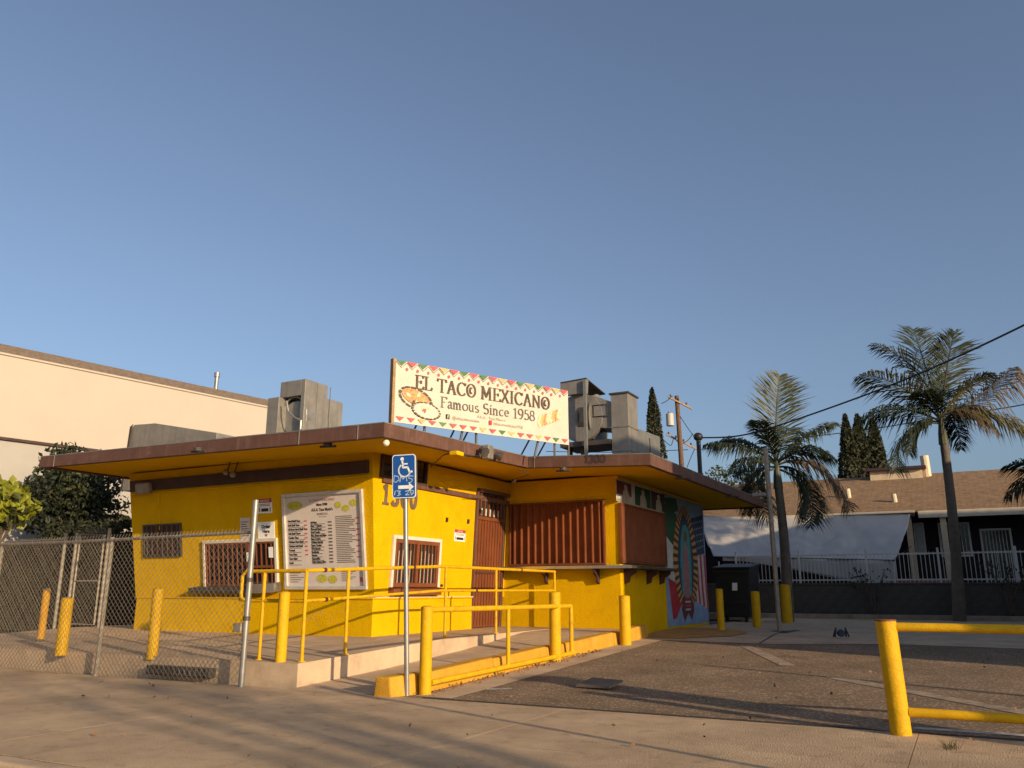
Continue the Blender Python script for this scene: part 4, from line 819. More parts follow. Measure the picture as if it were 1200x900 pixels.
def ssk(pts, wd):
    for (p_, q_) in zip(pts, pts[1:]):
        dx, dy = q_[0]-p_[0], q_[1]-p_[1]; l = math.hypot(dx, dy); nx_, ny_ = -dy/l*wd/2, dx/l*wd/2; ex, ey = dx/l*wd*.3, dy/l*wd*.3
        sy.poly([PP.at(p_[0]-ex+nx_, p_[1]-ey+ny_, D), PP.at(p_[0]-ex-nx_, p_[1]-ey-ny_, D), PP.at(q_[0]+ex-nx_, q_[1]+ey-ny_, D), PP.at(q_[0]+ex+nx_, q_[1]+ey+ny_, D)])
hy = sh_
sy.poly([PP.at(-.02+.023*math.cos(t*.524), hy*.895+.023*math.sin(t*.524), D) for t in range(12)])
ssk([(-.018, hy*.86), (-.01, hy*.70), (.05, hy*.70), (.075, hy*.585), (.105, hy*.60)], .022); ssk([(-.015, hy*.78), (.045, hy*.78)], .016)
ssk([(.01+.075*math.cos(R(a_)), hy*.635+.075*math.sin(R(a_))) for a_ in range(130, 345, 15)], .018)
PK.part('wheelchair_symbol', sy, 'sign_white')
sy = MB(); ssk([(-.06, hy*.25), (.07, hy*.25)], .04); sy.poly([PP.at(.065, hy*.25-.05, D), PP.at(.125, hy*.25, D), PP.at(.065, hy*.25+.05, D)]); PK.part('arrow', sy, 'sign_white')
sy = MB(); D = .042
for st in ([(-.13, .38), (-.12, .52), (-.07, .50), (-.06, .42), (-.1, .37), (-.13, .38)], [(-.05, .37), (-.04, .50), (-.01, .43), (.03, .51), (.04, .38)], [(.12, .49), (.07, .50), (.06, .45), (.11, .42), (.10, .36), (.06, .34)], [(-.12, .08), (-.11, .17)], [(-.09, .17), (-.04, .16), (-.07, .12), (-.04, .09), (-.08, .06)], [(.02, .15), (.06, .17), (.05, .11), (.02, .07), (.07, .07)], [(.09, .06), (.12, .1), (.12, .16), (.09, .17), (.08, .11), (.12, .1)]): ssk([(a_, b_*hy*1.0) for a_, b_ in st], .009)
PK.part('graffiti', sy, 'graffiti')
# ================================================================== CHAIN-LINK FENCE
def chain(P, L0, L1, h0, h1, pitch=.084, r=.0028):
    b = MB(); rows = int((h1-h0)/pitch); n = int((L1-L0)/pitch)
    for i in range(-rows, n+1):
        for sgn in (1, -1):
            pts = []
            x0 = L0+i*pitch if sgn == 1 else L0+(i+rows)*pitch
            a0, a1 = x0, x0+sgn*(h1-h0); t0_, t1_ = 0., 1.
            # clip to the panel
            for lim, lo in ((L0, True), (L1, False)):
                d_ = a1-a0
                if d_ == 0: continue
                t = (lim-a0)/d_
                if lo:
                    if d_ > 0: t0_ = max(t0_, t)
                    else: t1_ = min(t1_, t)
                else:
                    if d_ > 0: t1_ = min(t1_, t)
                    else: t0_ = max(t0_, t)
            if t1_-t0_ < .02: continue
            p, q = [P.at(a0+(a1-a0)*t, h0+(h1-h0)*t, .003*sgn) for t in (t0_, t1_)]
            b.tube([p, q], r, 3, False)
    return b
YF = 7.6
FN = Thing('chain_link_fence', 'sagging chain-link fence along the sidewalk in front of the deck', 'fence', (-10, YF, 0))
zt_f = aty(180, 629, YF).z
xr = atz(282, 805, 0).x
PFn = Plane((0, YF, 0), (1, 0, 0), (0, 0, 1))
FN.part('wire_mesh', chain(PFn, -15.5, xr-.02, .03, zt_f), 'wire_metal', stuff=True)
tk = MB()
for i in range(int((xr+15.5)/.062)): x = -15.5+i*.062; tk.tube([PFn.at(x, zt_f, .01), PFn.at(x+.012, zt_f+.055, -.008)], .0028, 3)
FN.part('barbs', tk, 'wire_metal', stuff=True)
FN.part('top_rail', MB().tube([(-15.5, YF+.03, zt_f-.01), (-11, YF+.03, zt_f-.02), (xr, YF+.03, zt_f+.005)], .021, 8), 'fence_metal', smooth=True)
p = atz(121.5, 791, 0); FN.part('post', MB().tube([(p.x, YF+.05, -.05), (p.x+.02, YF+.05, zt_f+.02)], .03, 10), 'fence_metal', smooth=True)
FN.part('post', MB().tube([(p.x-2.5, YF+.05, -.05), (p.x-2.5, YF+.05, zt_f+.02)], .03, 10), 'fence_metal', smooth=True)
zp_ = HC+ray(296, 586).z*math.hypot(xr, YF)/math.hypot(*ray(296, 586).xy)
FN.part('end_post', MB().tube([(xr, YF, -.05), (xr+.015, YF, zp_)], .036, 12), 'galv', smooth=True, label='thick galvanised end post with sticker marks')
for z in (.75, 1.2): FN.part('clamp', MB().tube([(xr+.004, YF, z), (xr+.004, YF, z+.05)], .044, 12), 'galv_dark')
FN.part('latch', MB().box(xr-.16, xr-.03, YF-.05, YF+.06, .62, .72), 'fence_metal', bev=.01)
# back fence and pedestrian gate beside the stand
YK = 11.05; PK2 = Plane((0, YK, 0), (1, 0, 0), (0, 0, 1)); zk = .39
gx = [aty(q, 738, YK).x for q in (63, 76.5, 79.5, 109.5, 115)]; ztk = aty(80, 622, YK).z-.05
BF = Thing('back_fence', 'chain-link fence in front of the dark hedge left of the gate', 'fence', (gx[0]-1.5, YK, zk))
BF.part('post', MB().tube([(gx[0], YK, zk-.05), (gx[0], YK, ztk)], .035, 10), 'fence_metal', smooth=True); BF.part('post', MB().tube([(gx[0]-2.6, YK, .2), (gx[0]-2.6, YK, ztk-.1)], .03, 10), 'fence_metal', smooth=True)
BF.part('top_rail', MB().tube([(gx[0]-5, YK, ztk-.13), (gx[0], YK, ztk-.12)], .02, 8), 'fence_metal', smooth=True); BF.part('wire_mesh', chain(PK2, gx[0]-5, gx[0], zk-.12, ztk-.12, .09, .0036), 'wire_metal', stuff=True)
GA = Thing('pedestrian_gate', 'chain-link pedestrian gate in a pipe frame beside the yellow wall', 'gate', (gx[1], YK, zk))
for xq, hh in ((gx[1], ztk), (gx[4], ztk+.06)): GA.part('post', MB().tube([(xq, YK, zk-.05), (xq, YK, hh)], .035, 10), 'fence_metal', smooth=True)
ga, gb = gx[2]+.03, gx[3]; gt = ztk-.04
GA.part('frame', MB().tube([(ga, YK, zk+.06), (ga, YK, gt), (gb, YK, gt-.03), (gb, YK, zk+.06), (ga, YK, zk+.06)], .022, 8), 'fence_metal'); zmid = aty(95, 681, YK).z
GA.part('mid_rail', MB().tube([(ga, YK, zmid), (gb, YK, zmid)], .02, 8), 'fence_metal'); GA.part('wire_mesh', chain(PK2, ga, gb, zk+.06, gt-.02, .09, .0036), 'wire_metal', stuff=True)
bw = MB()
for i in range(22): x = ga+(gb-ga)*i/22; bw.tube([(x, YK, gt), (x+.05, YK+.03*math.sin(i*2), gt+.07+.06*random.random()), (x+.10, YK, gt)], .004, 3)
GA.part('barbed_top', bw, 'wire_metal')
# iron channel lying at the foot of the deck wall
p = aty(173, 797, 7.72); q = aty(247, 799, 7.72)
ch = MB().box(p.x, q.x, 7.68, 7.79, .06, .17)
for i in range(12): x = p.x+(q.x-p.x)*(i+.3)/12; ch.box(x, x+.03, 7.665, 7.679, .07, .16)
one('iron_channel', ch, 'galv_dark', 'rusty dark iron channel against the deck wall behind the fence', 'channel', ((p.x+q.x)/2, 7.73, .06), bev=.012)

# ================================================================== PLANTS
def leaf(b, c, s, nrm=None, asp=.5):
    d = Vector((random.gauss(0, 1), random.gauss(0, 1), random.gauss(0, .7))).normalized(); u = d.orthogonal().normalized()
    u = (Matrix.Rotation(random.random()*6.28, 3, d) @ u); v = d.cross(u)
    b.add([c-u*s*.5, c+v*s*asp*.5-u*s*.05+d*s*.08, c+u*s*.5, c-v*s*asp*.5-u*s*.05+d*s*.08], [(0, 1, 2), (0, 2, 3)])
def crown(clumps, dens, size, asp=.5, shell=.55):
    b = MB()
    for (c, r) in clumps:
        c = Vector(c); rr = r if isinstance(r, tuple) else (r, r, r); n = int(dens*(rr[0]*rr[1]*rr[2])**(2/3))
        for _ in range(n):
            d = Vector((random.gauss(0, 1), random.gauss(0, 1), random.gauss(0, 1))).normalized()
            k = shell+(1.08-shell)*random.random()**.6
            p = c+Vector((d.x*rr[0], d.y*rr[1], d.z*rr[2]))*k
            if noise.noise(p*2.1/max(.4, rr[0])) < -.12: continue
            leaf(b, p, size*random.uniform(.6, 1.3), asp=asp)
    return b
def blob_clumps(c, rx, ry, rz, n, r0):
    o_ = []
    for _ in range(n):
        d = Vector((random.gauss(0, 1), random.gauss(0, 1), random.gauss(0, 1))).normalized()*random.random()**.4
        o_.append(((c[0]+d.x*rx, c[1]+d.y*ry, c[2]+d.z*rz), r0*random.uniform(.6, 1.25)))
    return o_
def tree(name, label, base, c, rx, ry, rz, nclump, r0, dens, size, m, trunk_r=.12, cat='tree', group=None, asp=.5, m2=None):
    T = Thing(name, label, cat, base, group); base = Vector(base); c = Vector(c); cl = blob_clumps(c, rx, ry, rz, nclump, r0)
    t = MB(); fork = base.lerp(c, .6); t.tube([base-Vector((0, 0, .1)), base.lerp(fork, .5)+Vector((.05, .03, 0)), fork], [trunk_r, trunk_r*.8, trunk_r*.65], 9)
    for (p, r) in cl[:14]: t.tube([fork, fork.lerp(Vector(p), .55)+Vector((0, 0, .1)), Vector(p)], [trunk_r*.45, trunk_r*.28, trunk_r*.1], 5)
    T.part('trunk', t, 'bark', smooth=True); T.part('crown', crown(cl, dens, size, asp), m)
    if m2: T.part('crown', crown(blob_clumps(c, rx*1.05, ry*1.05, rz*1.05, nclump//2, r0*.8), dens*.6, size, asp), m2)
    return T
p = aty(92, 575, 14.5); tree('broadleaf_tree', 'dark leafy tree behind the left end of the stand', (p.x, 14.5, .2), (p.x-.1, 14.5, p.z-.25), 1.35, .9, 1.3, 60, .5, 620, .17, 'leaf_dark', m2='leaf_mid')
p = aty(45, 580, 15.5); tree('broadleaf_tree', 'mid green tree in front of the cream warehouse wall', (p.x, 15.5, .2), (p.x-.3, 15.5, p.z-.4), 1.3, .9, 1.35, 55, .5, 600, .17, 'leaf_mid', m2='leaf_dark')
p = aty(2, 592, 11.6); tree('broadleaf_tree', 'bright yellow-green large-leaved tree beyond the back fence', (p.x-.1, 11.7, .2), (p.x-.2, 11.7, p.z-.05), .6, .5, .55, 30, .3, 520, .24, 'leaf_yellow', trunk_r=.06, asp=.7, m2='leaf_mid')
# hedge
x0h, x1h = gx[0]-5.2, aty(62, 700, 11.6).x
HG = Thing('ivy_hedge', 'dark clipped hedge behind the back chain-link fence', 'hedge', ((x0h+x1h)/2, 11.7, .25))
b = MB()
zh1 = aty(30, 637, 11.5).z
for _ in range(9000):
    f_ = random.random(); x = random.uniform(x0h, x1h+.05); z = random.uniform(.25, zh1)
    q = Vector((x, 11.45+.5*random.random()**2+.06*noise.noise(Vector((x*2, z*2, 3))), z+.07*noise.noise(Vector((x*3, 0, 0))))); leaf(b, q, random.uniform(.06, .12), asp=.6)
HG.part('foliage', b, 'leaf_hedge'); HG.part('stems', MB().box(x0h, x1h, 11.72, 12.0, .2, zh1-.12), 'interior_dark')  # solid near-black slab puts the hedge's inner shade into its colour
xa_, xb_ = aty(40, 690, 13.3).x, aty(147, 690, 13.3).x; zc_ = aty(100, 612, 13.3).z
H2 = Thing('ivy_hedge', 'tall shaggy dark hedge behind the pedestrian gate', 'hedge', ((xa_+xb_)/2, 13.5, .2)); b = MB()
for _ in range(9000):
    x = random.uniform(xa_, xb_); z = random.uniform(.2, zc_); leaf(b, Vector((x, 13.3+.5*random.random()**2+.2*noise.noise(Vector((x*1.6, z*1.6, 7))), z+.25*noise.noise(Vector((x*2, 5, 0))))), random.uniform(.08, .17), asp=.55)
H2.part('foliage', b, 'leaf_hedge'); H2.part('stems', MB().box(xa_, xb_, 13.75, 13.95, .2, zc_-.25), 'interior_dark')  # dark slab again, inner shade of the hedge as colour
p = aty(98, 700, 12.6)
tree('garden_shrub', 'scrubby green shrub seen through the chain-link gate', (p.x, 12.6, .2), (p.x, 12.6, 1.1), .5, .3, .75, 16, .3, 420, .11, 'leaf_mid', trunk_r=.04, cat='shrub', m2='leaf_hedge')

def palm(label, base, top, fronds, tr, seed, px_m):
    random.seed(seed); base = Vector(base); top = Vector(top); T = Thing('palm_tree', label, 'palm', base, 'feathery palms in front of the house')
    n = 26; pts, rs = [], []
    for i in range(n+1):
        t = i/n; pts.append(base.lerp(top, t)+Vector((.06*math.sin(t*3), 0, -.05 if i == 0 else 0))); rs.append(tr*(1.35-.55*t if t < .25 else 1.21-.35*t)*(1.0 if i % 2 else .965))
    T.part('trunk', MB().tube(pts, rs, 12), 'palm_trunk', smooth=True)
    cs = top+Vector((0, 0, .75)); T.part('crownshaft', MB().tube([top-Vector((0, 0, .02)), top+Vector((0, 0, .3)), cs], [tr*1.0, tr*.85, tr*.4], 10), 'crownshaft', smooth=True)
    fh = Vector((Fw.x, Fw.y, 0)).normalized()
    for (dx, dy, ang, dep, m_, hang) in fronds:
        b = MB(); a = R(ang); ln = math.hypot(dx, dy)*(1+.35*abs(dep))/px_m; o_ = top+Vector((0, 0, .55+.2*max(0, math.sin(a))))
        tip = o_+Rt*dx/px_m+Vector((0, 0, dy/px_m-.2))+fh*dep*ln; ctl = o_+(Rt*math.cos(a)+Vector((0, 0, math.sin(a)))+fh*dep*.6)*ln*.62; N_ = 34
        P_ = [o_*(1-i/N_)**2+ctl*2*(i/N_)*(1-i/N_)+tip*(i/N_)**2 for i in range(N_+1)]
        b.tube(P_, [.034*(1-.85*i/N_) for i in range(N_+1)], 5); ln = sum((P_[i+1]-P_[i]).length for i in range(N_))
        tw = random.uniform(-.35, .35)
        for i in range(4, N_+1):
            t = i/N_
            for k in range(3):
                q = P_[i-1].lerp(P_[i], (k+random.random())/3); ax = (P_[i]-P_[i-1]).normalized(); side = ax.cross(Vector((0, 0, 1)))
                if side.length < .35: side = ax.cross(-fh)
                side.normalize(); upv = side.cross(ax); side = (side+upv*tw).normalized()
                for sg in (1, -1):
                    if random.random() < .08: continue
                    l = ln*.46*(math.sin(math.pi*min(1, .16+t*.80))**.8)*random.uniform(.72, 1.12)+.05; wd = .019
                    dd = (side*sg*random.uniform(.7, .95)+ax*random.uniform(.45, .85)+upv*random.uniform(-.05, .35)).normalized()
                    g1 = q+dd*l*.5+Vector((0, 0, -.16*l*hang)); g2 = q+dd*l*(1-.25*hang)+Vector((0, 0, -1))*l*hang*random.uniform(.5, .95)
                    wv_ = ax*wd; b.add([q-wv_*.5, q+wv_*.5, g1+wv_, g1-wv_, g2], [(0, 1, 2, 3), (3, 2, 4)])
        T.part('frond', b, m_)
    return T
G1, G2, G3, G4 = 'frond_green', 'frond_dry', 'frond_brown', 'frond_sunlit'
Yp = 23.9; pb = aty(923, 728, Yp); tp = aty(912, 572, Yp)
palm('palm with one upright frond behind the leaning pole', (pb.x, Yp, .2), tp, [(14, 112, 86, .05, G4, .12), (-78, 32, 140, .1, G1, .75), (-58, -8, 150, -.35, G1, .8), (-35, -45, 170, .2, G1, .7), (75, 55, 48, .1, G4, .6), (72, -45, 25, -.2, G3, .8), (45, -50, 10, .3, G1, .8), (55, 10, 40, -.5, G1, .7), (-20, -55, 190, -.3, G1, .6), (-50, 40, 125, .5, G1, .6), (25, -60, -20, -.3, G1, .6), (35, 58, 65, .6, G1, .5), (-30, 50, 110, -.5, G1, .5)], .13, 11, 41)
Yp = 26.5; pb = aty(1123, 716, Yp); tp = aty(1106, 520, Yp)
palm('tall palm with yellowing fronds standing against the low block wall', (pb.x, Yp, .2), tp, [(-60, 95, 98, .1, G4, .45), (-5, 118, 95, .2, G1, .25), (16, 100, 80, -.2, G1, .2), (-88, 55, 130, -.1, G2, .5), (-90, 8, 150, .1, G1, .8), (-60, -48, 170, -.1, G1, .8), (95, 72, 30, .1, G3, 1.0), (88, -5, 25, -.1, G2, .8), (60, 20, 45, .3, G1, .8), (-38, 30, 120, -.6, G1, .7), (40, 50, 60, -.5, G2, .5), (30, -20, 30, .5, G1, .7), (-30, -25, 160, .4, G1, .8), (48, -12, 50, -.4, G3, .8)], .135, 5, 38)
Yp = 24.5; pb = aty(1285, 720, Yp); tp = aty(1266, 598, Yp)
palm('short palm at the driveway edge with low dark fronds', (pb.x, Yp, .2), tp, [(-70, 25, 140, 0, G1, .5), (-65, -5, 150, .2, G1, .7), (-55, -25, 165, -.3, G1, .8), (-40, 60, 115, 0, G1, .4), (0, 85, 92, 0, G1, .2), (45, 60, 60, 0, G1, .4), (75, 20, 35, 0, G1, .7), (70, -25, 20, 0, G1, .8)], .13, 3, 42)
random.seed(21)
def cypress(px_, pyt, Y, wpx, label):
    top = aty(px_, pyt, Y); dp = (top-EYE).dot(Fw); r = wpx*1.45/F*dp/2; zb = .8; h = top.z-zb
    T = Thing('cypress_tree', label, 'cypress', (top.x, Y, zb), 'columnar cypresses'); T.part('trunk', MB().tube([(top.x, Y, zb-.3), (top.x, Y, zb+h*.8)], [.18, .04], 7), 'bark')
    b = MB()
    for _ in range(5200):
        t = random.random()**.8; a = random.random()*6.283; rr = r*(min(1, (1-t)*2.6)**.75)*(.80+.28*noise.noise(Vector((math.cos(a)*1.5, math.sin(a)*1.5, t*h*.9))))*random.uniform(.8, 1.05)
        p = Vector((top.x+rr*math.cos(a), Y+rr*math.sin(a), zb+.4+t*(h-.4))); leaf(b, p, random.uniform(.14, .3), asp=.45)
    b.tube([(top.x, Y, zb+.5), (top.x, Y, zb+h*.5), (top.x, Y, zb+h*.93)], [r*.74, r*.66, r*.1], 9)
    T.part('crown', b, 'cypress')
cypress(764, 455, 44, 24, 'lone pointed cypress behind the rooftop duct')
cypress(990, 486, 44, 24, 'cypress of the row behind the house, left beside the gap')
cypress(1004, 486, 45.5, 26, 'middle cypress of the close row behind the house')
cypress(1022, 491, 46, 28, 'cypress of the row behind the house nearest the tall palm')
p = aty(862, 560, 36); tree('broadleaf_tree', 'small round-topped tree behind the stand roof and mast', (p.x, 36, .8), (p.x, 36, p.z-.4), 1.5, 1, .9, 20, .4, 300, .2, 'leaf_mid', m2='leaf_dark')
for (px_, lab) in ((1027, 'bare dark shrub in front of the block wall below the tarp'), (1187, 'bare dark shrub in front of the block wall near the short palm')):
    p = aty(px_, 720, 27.1); p.z = .3; T = Thing('wall_shrub', lab, 'shrub', p, 'shrubs along the block wall'); t = MB(); tips = []
    for i in range(9):
        a = random.uniform(-1, 1); q = p+Vector((a*.5, random.uniform(-.2, .2), random.uniform(.9, 1.45))); t.tube([p, p.lerp(q, .5)+Vector((-a*.12, 0, .1)), q], [.03, .02, .008], 5); tips.append((q, .2))
    T.part('stems', t, 'bark'); T.part('foliage', crown(tips, 520, .10), 'leaf_dark')

# ================================================================== WAREHOUSE AT THE LEFT
wo = Vector((-24, 13.42, 0)); wd = Vector((1.5, 8.6, 0)).normalized(); wn = Vector((wd.y, -wd.x, 0))
WH = Thing('warehouse', 'cream warehouse wall with grey lower band and shingled roof edge', 'building', (-24, 13.4, 0))
PWh = Plane(wo, wd, (0, 0, 1))
a0, a1 = -9., PWh.px(388, 485)[0]; ztop = atx(0, 415, -24).z; zbd = atx(0, 512, -24).z
WH.part('lower_wall', MB().pbox(PWh, a0, a1, 0, zbd, -9, -.06), 'grey_wall'); WH.part('upper_wall', MB().pbox(PWh, a0, a1, zbd+.002, ztop, -9, 0), 'cream_wall')
WH.part('trim_band', MB().pbox(PWh, a0, a1, zbd-.08, zbd-.001, -.059, .03), 'dark_beam'); WH.part('cornice', MB().pbox(PWh, a0, a1, ztop+.001, ztop+.06, -.1, .05), 'cream_wall')
WH.part('roof', MB().prism([PWh.at(a0, ztop+.061, .05), PWh.at(a0, ztop+.45, -.5), PWh.at(a0, ztop+.45, -9)][0:3]+[PWh.at(a0, ztop+.061, -9)], wd*(a1-a0)), 'shingle_grey')
s_ = PWh.px(264, 455); p = PWh.at(s_[0], ztop+.3, -.6); WH.part('vent_pipe', MB().tube([p, p+Vector((0, 0, .75))], .07, 12), 'galv', smooth=True); WH.part('vent_cap', MB().tube([p+Vector((0, 0, .62)), p+Vector((0, 0, .78))], .10, 12), 'galv', smooth=True)

# ================================================================== HOUSE BEHIND THE LOT
YW = 27.5
BW = Thing('block_wall', 'low dark concrete block wall under the white picket fence', 'wall', (0, YW, .2))
zwt = aty(1037, 683, YW).z; xw0, xw1 = -8.5, 13
BW.part('core', MB().box(xw0, xw1, YW+.012, YW+.2, .15, zwt-.06), 'mortar'); BW.part('coping', MB().box(xw0, xw1, YW-.02, YW+.22, zwt-.059, zwt), 'block', bev=.01)
nrow = 5; hb = (zwt-.06-.2)/nrow; bmesh_ = MB().box(0, .392, 0, .19, .005, hb-.005).mesh('block', 'block')
for j in range(nrow):
    for i in range(int((6.5-xw0)/.4)):
        o = child('block', bmesh_, BW.o, Vector((xw0+i*.4+(.2 if j % 2 else 0), YW+random.uniform(0, .006), .2+j*hb))-BW.loc)
PFc = Thing('picket_fence', 'white metal picket fence on top of the block wall', 'fence', (0, YW+.1, zwt)); zft = aty(1037, 647, YW+.1).z; yf = YW+.1
for z in (zwt+.09, zft-.06): PFc.part('rail', MB().box(xw0+2, xw1, yf-.015, yf+.015, z-.02, z+.02), 'white_metal')
pm = MB().box(-.009, .009, -.009, .009, 0, zft-zwt-.02).mesh('picket', 'white_metal'); pm2 = MB().box(-.03, .03, -.03, .03, 0, zft-zwt+.1).mesh('fence_post', 'white_metal')
x = xw0+2.05; i = 0
while x < 4.5:
    if i % 17 == 0: child('post', pm2, PFc.o, (x, -.0, 0))
    else: child('picket', pm, PFc.o, (x, 0, .01))
    x += .115; i += 1
YH = 32.; HS = Thing('house', 'single-storey dark-walled house with tan shingle roof behind the tarp', 'house', (-2, YH, .9))
ze = aty(1100, 599, YH-.9).z; zrg = aty(1120, 553, YH+4.6).z; hx0, hx1 = -12.5, 12
HS.part('wall', MB().box(hx0+.5, hx1, YH, YH+9, .8, ze+.25), 'house_wall')
rf = HS.part('roof', MB().prism([(hx0, YH-.9, ze), (hx0, YH-.9, ze+.05), (hx0, YH+4.6, zrg), (hx0, YH+10.2, ze+.05), (hx0, YH+10.2, ze)], (hx1-hx0+1, 0, 0)), 'shingle_tan')
HS.part('eave_board', MB().box(hx0, -1.2, YH-.93, YH-.901, ze-.16, ze+.04), 'house_purple', parent=rf); HS.part('eave_board', MB().box(-1.1, hx1+1, YH-.95, YH-.902, ze-.2, ze+.03), 'house_trim', parent=rf)
HS.part('gutter', MB().box(hx0, -1.2, YH-1.03, YH-.931, ze-.02, ze+.05), 'house_trim', parent=rf)
# raised ridge box and pipes
def onroof(px_, py_):
    n_ = Vector((0, -(zrg-ze-.05), 5.5)).normalized(); o_ = Vector((0, YH-.9, ze+.05)); r_ = ray(px_, py_); return EYE+r_*((o_-EYE).dot(n_)/r_.dot(n_))
q0, q1 = aty(1020, 552, YH+4.3), aty(1081, 552, YH+4.3)
dm = HS.part('ridge_dormer', MB().box(q0.x, q1.x, YH+3.9, YH+5.6, zrg-.5, aty(1050, 551, YH+3.9).z), 'cream_metal', parent=rf); HS.part('dormer_roof', MB().box(q0.x-.15, q1.x+.15, YH+3.7, YH+5.8, aty(1050, 551, YH+3.9).z+.002, aty(1050, 549, YH+3.9).z+.04), 'house_purple', parent=rf)
for (x_, y0_, y1_, r_) in ((1087, 560, 534, .16), (995, 583, 573, .09), (1049, 588, 579, .09)):
    p = onroof(x_, y0_) if x_ != 1087 else aty(1087, 560, YH+4.2); dp = (p-EYE).dot(Fw); HS.part('vent_pipe', MB().tube([p-Vector((0, 0, .15)), p+Vector((-.03, 0, (y0_-y1_)/F*dp))], r_, 10), 'cream_metal', parent=rf, smooth=True)
PHs = Plane((0, YH, 0), (1, 0, 0), (0, 0, 1))
for (x0, y0, x1, y1, kind) in ((1072, 615, 1084, 648, 'window'), (1101, 615, 1138, 650, 'window'), (1150, 622, 1192, 690, 'screen_door')):
    s0, s1, b0, b1 = PHs.rect(x0, y0, x1, y1); b0 = max(b0, .92); wn_ = HS.part(kind, MB().pbox(PHs, s0, s1, b0, b1, .004, .02), 'dark_glass'); f = MB(); e = .06
    for q in ((s0-e, s1+e, b1, b1+e), (s0-e, s1+e, b0-e, b0), (s0-e, s0, b0, b1), (s1, s1+e, b0, b1)): f.pbox(PHs, *q, .005, .05)
    HS.part('frame', f, 'white_metal', parent=wn_)
    for i in range(1, 8): x_ = s0+(s1-s0)*i/8; HS.part('bar', MB().pbox(PHs, x_-.01, x_+.01, b0, b1, .025, .04), 'white_metal', parent=wn_)
for px_ in (1111, 1069): p = aty(px_, 660, YH-1.5); HS.part('porch_post', MB().box(p.x-.09, p.x+.09, YH-.85, YH-.67, .85, ze-.02), 'cream_metal')
q0, q1 = aty(1040, 690, YH-2), aty(1112, 680, YH-2); HS.part('porch_wall', MB().box(q0.x, q1.x+.3, YH-2, YH-1.85, .85, aty(1080, 678, YH-2).z), 'pink_wall')
# tarp
TP = Thing('tarp_awning', 'big white tarp awning stretched from the house eave over the picket fence', 'tarp', (-4, 30, .9))
def tp_(u_, v_):
    tl, trr = aty(820, 606, YH-.95), aty(1067, 603, YH-.95); bl, br_ = aty(836, 652, 28.7), aty(1048, 657, 28.7)
    a_, b_ = tl.lerp(trr, u_), bl.lerp(br_, u_); p = a_.lerp(b_, v_); sag = -.30*math.sin(math.pi*v_)*(.5+.5*math.sin(math.pi*u_)); p.z += sag+.16*noise.noise(Vector((u_*7, v_*3, 1)))*math.sin(math.pi*v_)+.07*noise.noise(Vector((u_*22, v_*9, 4)))*math.sin(math.pi*v_)+.035*math.sin(u_*41+v_*9)*math.sin(math.pi*v_); return p
def cloth(fn, nu, nv):
    b = MB()
    for j in range(nv+1):
        for i in range(nu+1): b.v.append(fn(i/nu, j/nv))
    for j in range(nv):
        for i in range(nu): k = j*(nu+1)+i; b.f.append((k, k+1, k+nu+2, k+nu+1))
    return b
o = TP.part('sheet', cloth(lambda u_, v_: tp_(u_*.42, v_), 44, 26), 'tarp', smooth=True); o.modifiers.new('t', 'SOLIDIFY').thickness = .01
o = TP.part('sheet', cloth(lambda u_, v_: tp_(.42+u_*.58, v_)+Vector((0, 0, .02)), 56, 26), 'tarp_b', smooth=True); o.modifiers.new('t', 'SOLIDIFY').thickness = .01
def flap(u_, v_):
    a_ = tp_(.05+.95*u_, 1); q = a_+Vector((.02, .05+.05*math.sin(u_*20), -v_*(.14+.95*max(0, (u_-.12))**1.2*(1 if u_ < .9 else 1-(u_-.9)*5)))); return q
o = TP.part('flap', cloth(flap, 40, 6), 'tarp', smooth=True); o.modifiers.new('t', 'SOLIDIFY').thickness = .008
TP.part('rope', MB().tube([aty(1048, 657, 28.7), aty(1068, 640, YH-1.4)], .012, 5), 'cable')
for px_ in (842, 1046): p = aty(px_, 655, 28.72); TP.part('pole', MB().tube([(p.x, 28.75, .88), (p.x, 28.75, p.z-.08)], .025, 8), 'white_metal')
# dumpster
Yd = 23.2; x0, x1 = aty(838, 690, Yd).x, aty(880, 690, Yd).x; zt_ = aty(860, 662, Yd).z
DP = Thing('dumpster', 'black dumpster with slanted lid beside the mural wall', 'dumpster', ((x0+x1)/2, Yd, .28))
DP.part('body', MB().hexa([(x0+.1, Yd, .4), (x1-.05, Yd, .4), (x1-.05, Yd+1.1, .4), (x0+.1, Yd+1.1, .4)], [(x0, Yd-.08, zt_-.12), (x1, Yd-.08, zt_-.12), (x1, Yd+1.2, zt_), (x0, Yd+1.2, zt_)]), 'bin_black', bev=.02)
DP.part('lid', MB().hexa([(x0-.03, Yd-.12, zt_-.11), (x1+.03, Yd-.12, zt_-.11), (x1+.03, Yd+1.22, zt_+.012), (x0-.03, Yd+1.22, zt_+.012)], [(x0-.03, Yd-.12, zt_-.06), (x1+.03, Yd-.12, zt_-.06), (x1+.03, Yd+1.22, zt_+.07), (x0-.03, Yd+1.22, zt_+.07)]), 'bin_black', bev=.01)
DP.part('label_sticker', MB().poly([aty(q[0], q[1], Yd-.10) for q in ((858, 683), (864, 683), (864, 692), (858, 692))]), 'sign_white'); DP.part('rim', MB().box(x0-.02, x1+.02, Yd-.12, Yd-.085, zt_-.22, zt_-.13), 'bin_black')
for x in (x0+.25, x1-.2): DP.part('wheel', MB().tube([(x-.03, Yd+.15, .36), (x+.03, Yd+.15, .36)], .08, 12), 'bin_black')
DP.part('fork_pocket', MB().box(x0+.15, x1-.1, Yd-.07, Yd-.03, .75, .85), 'bin_black')
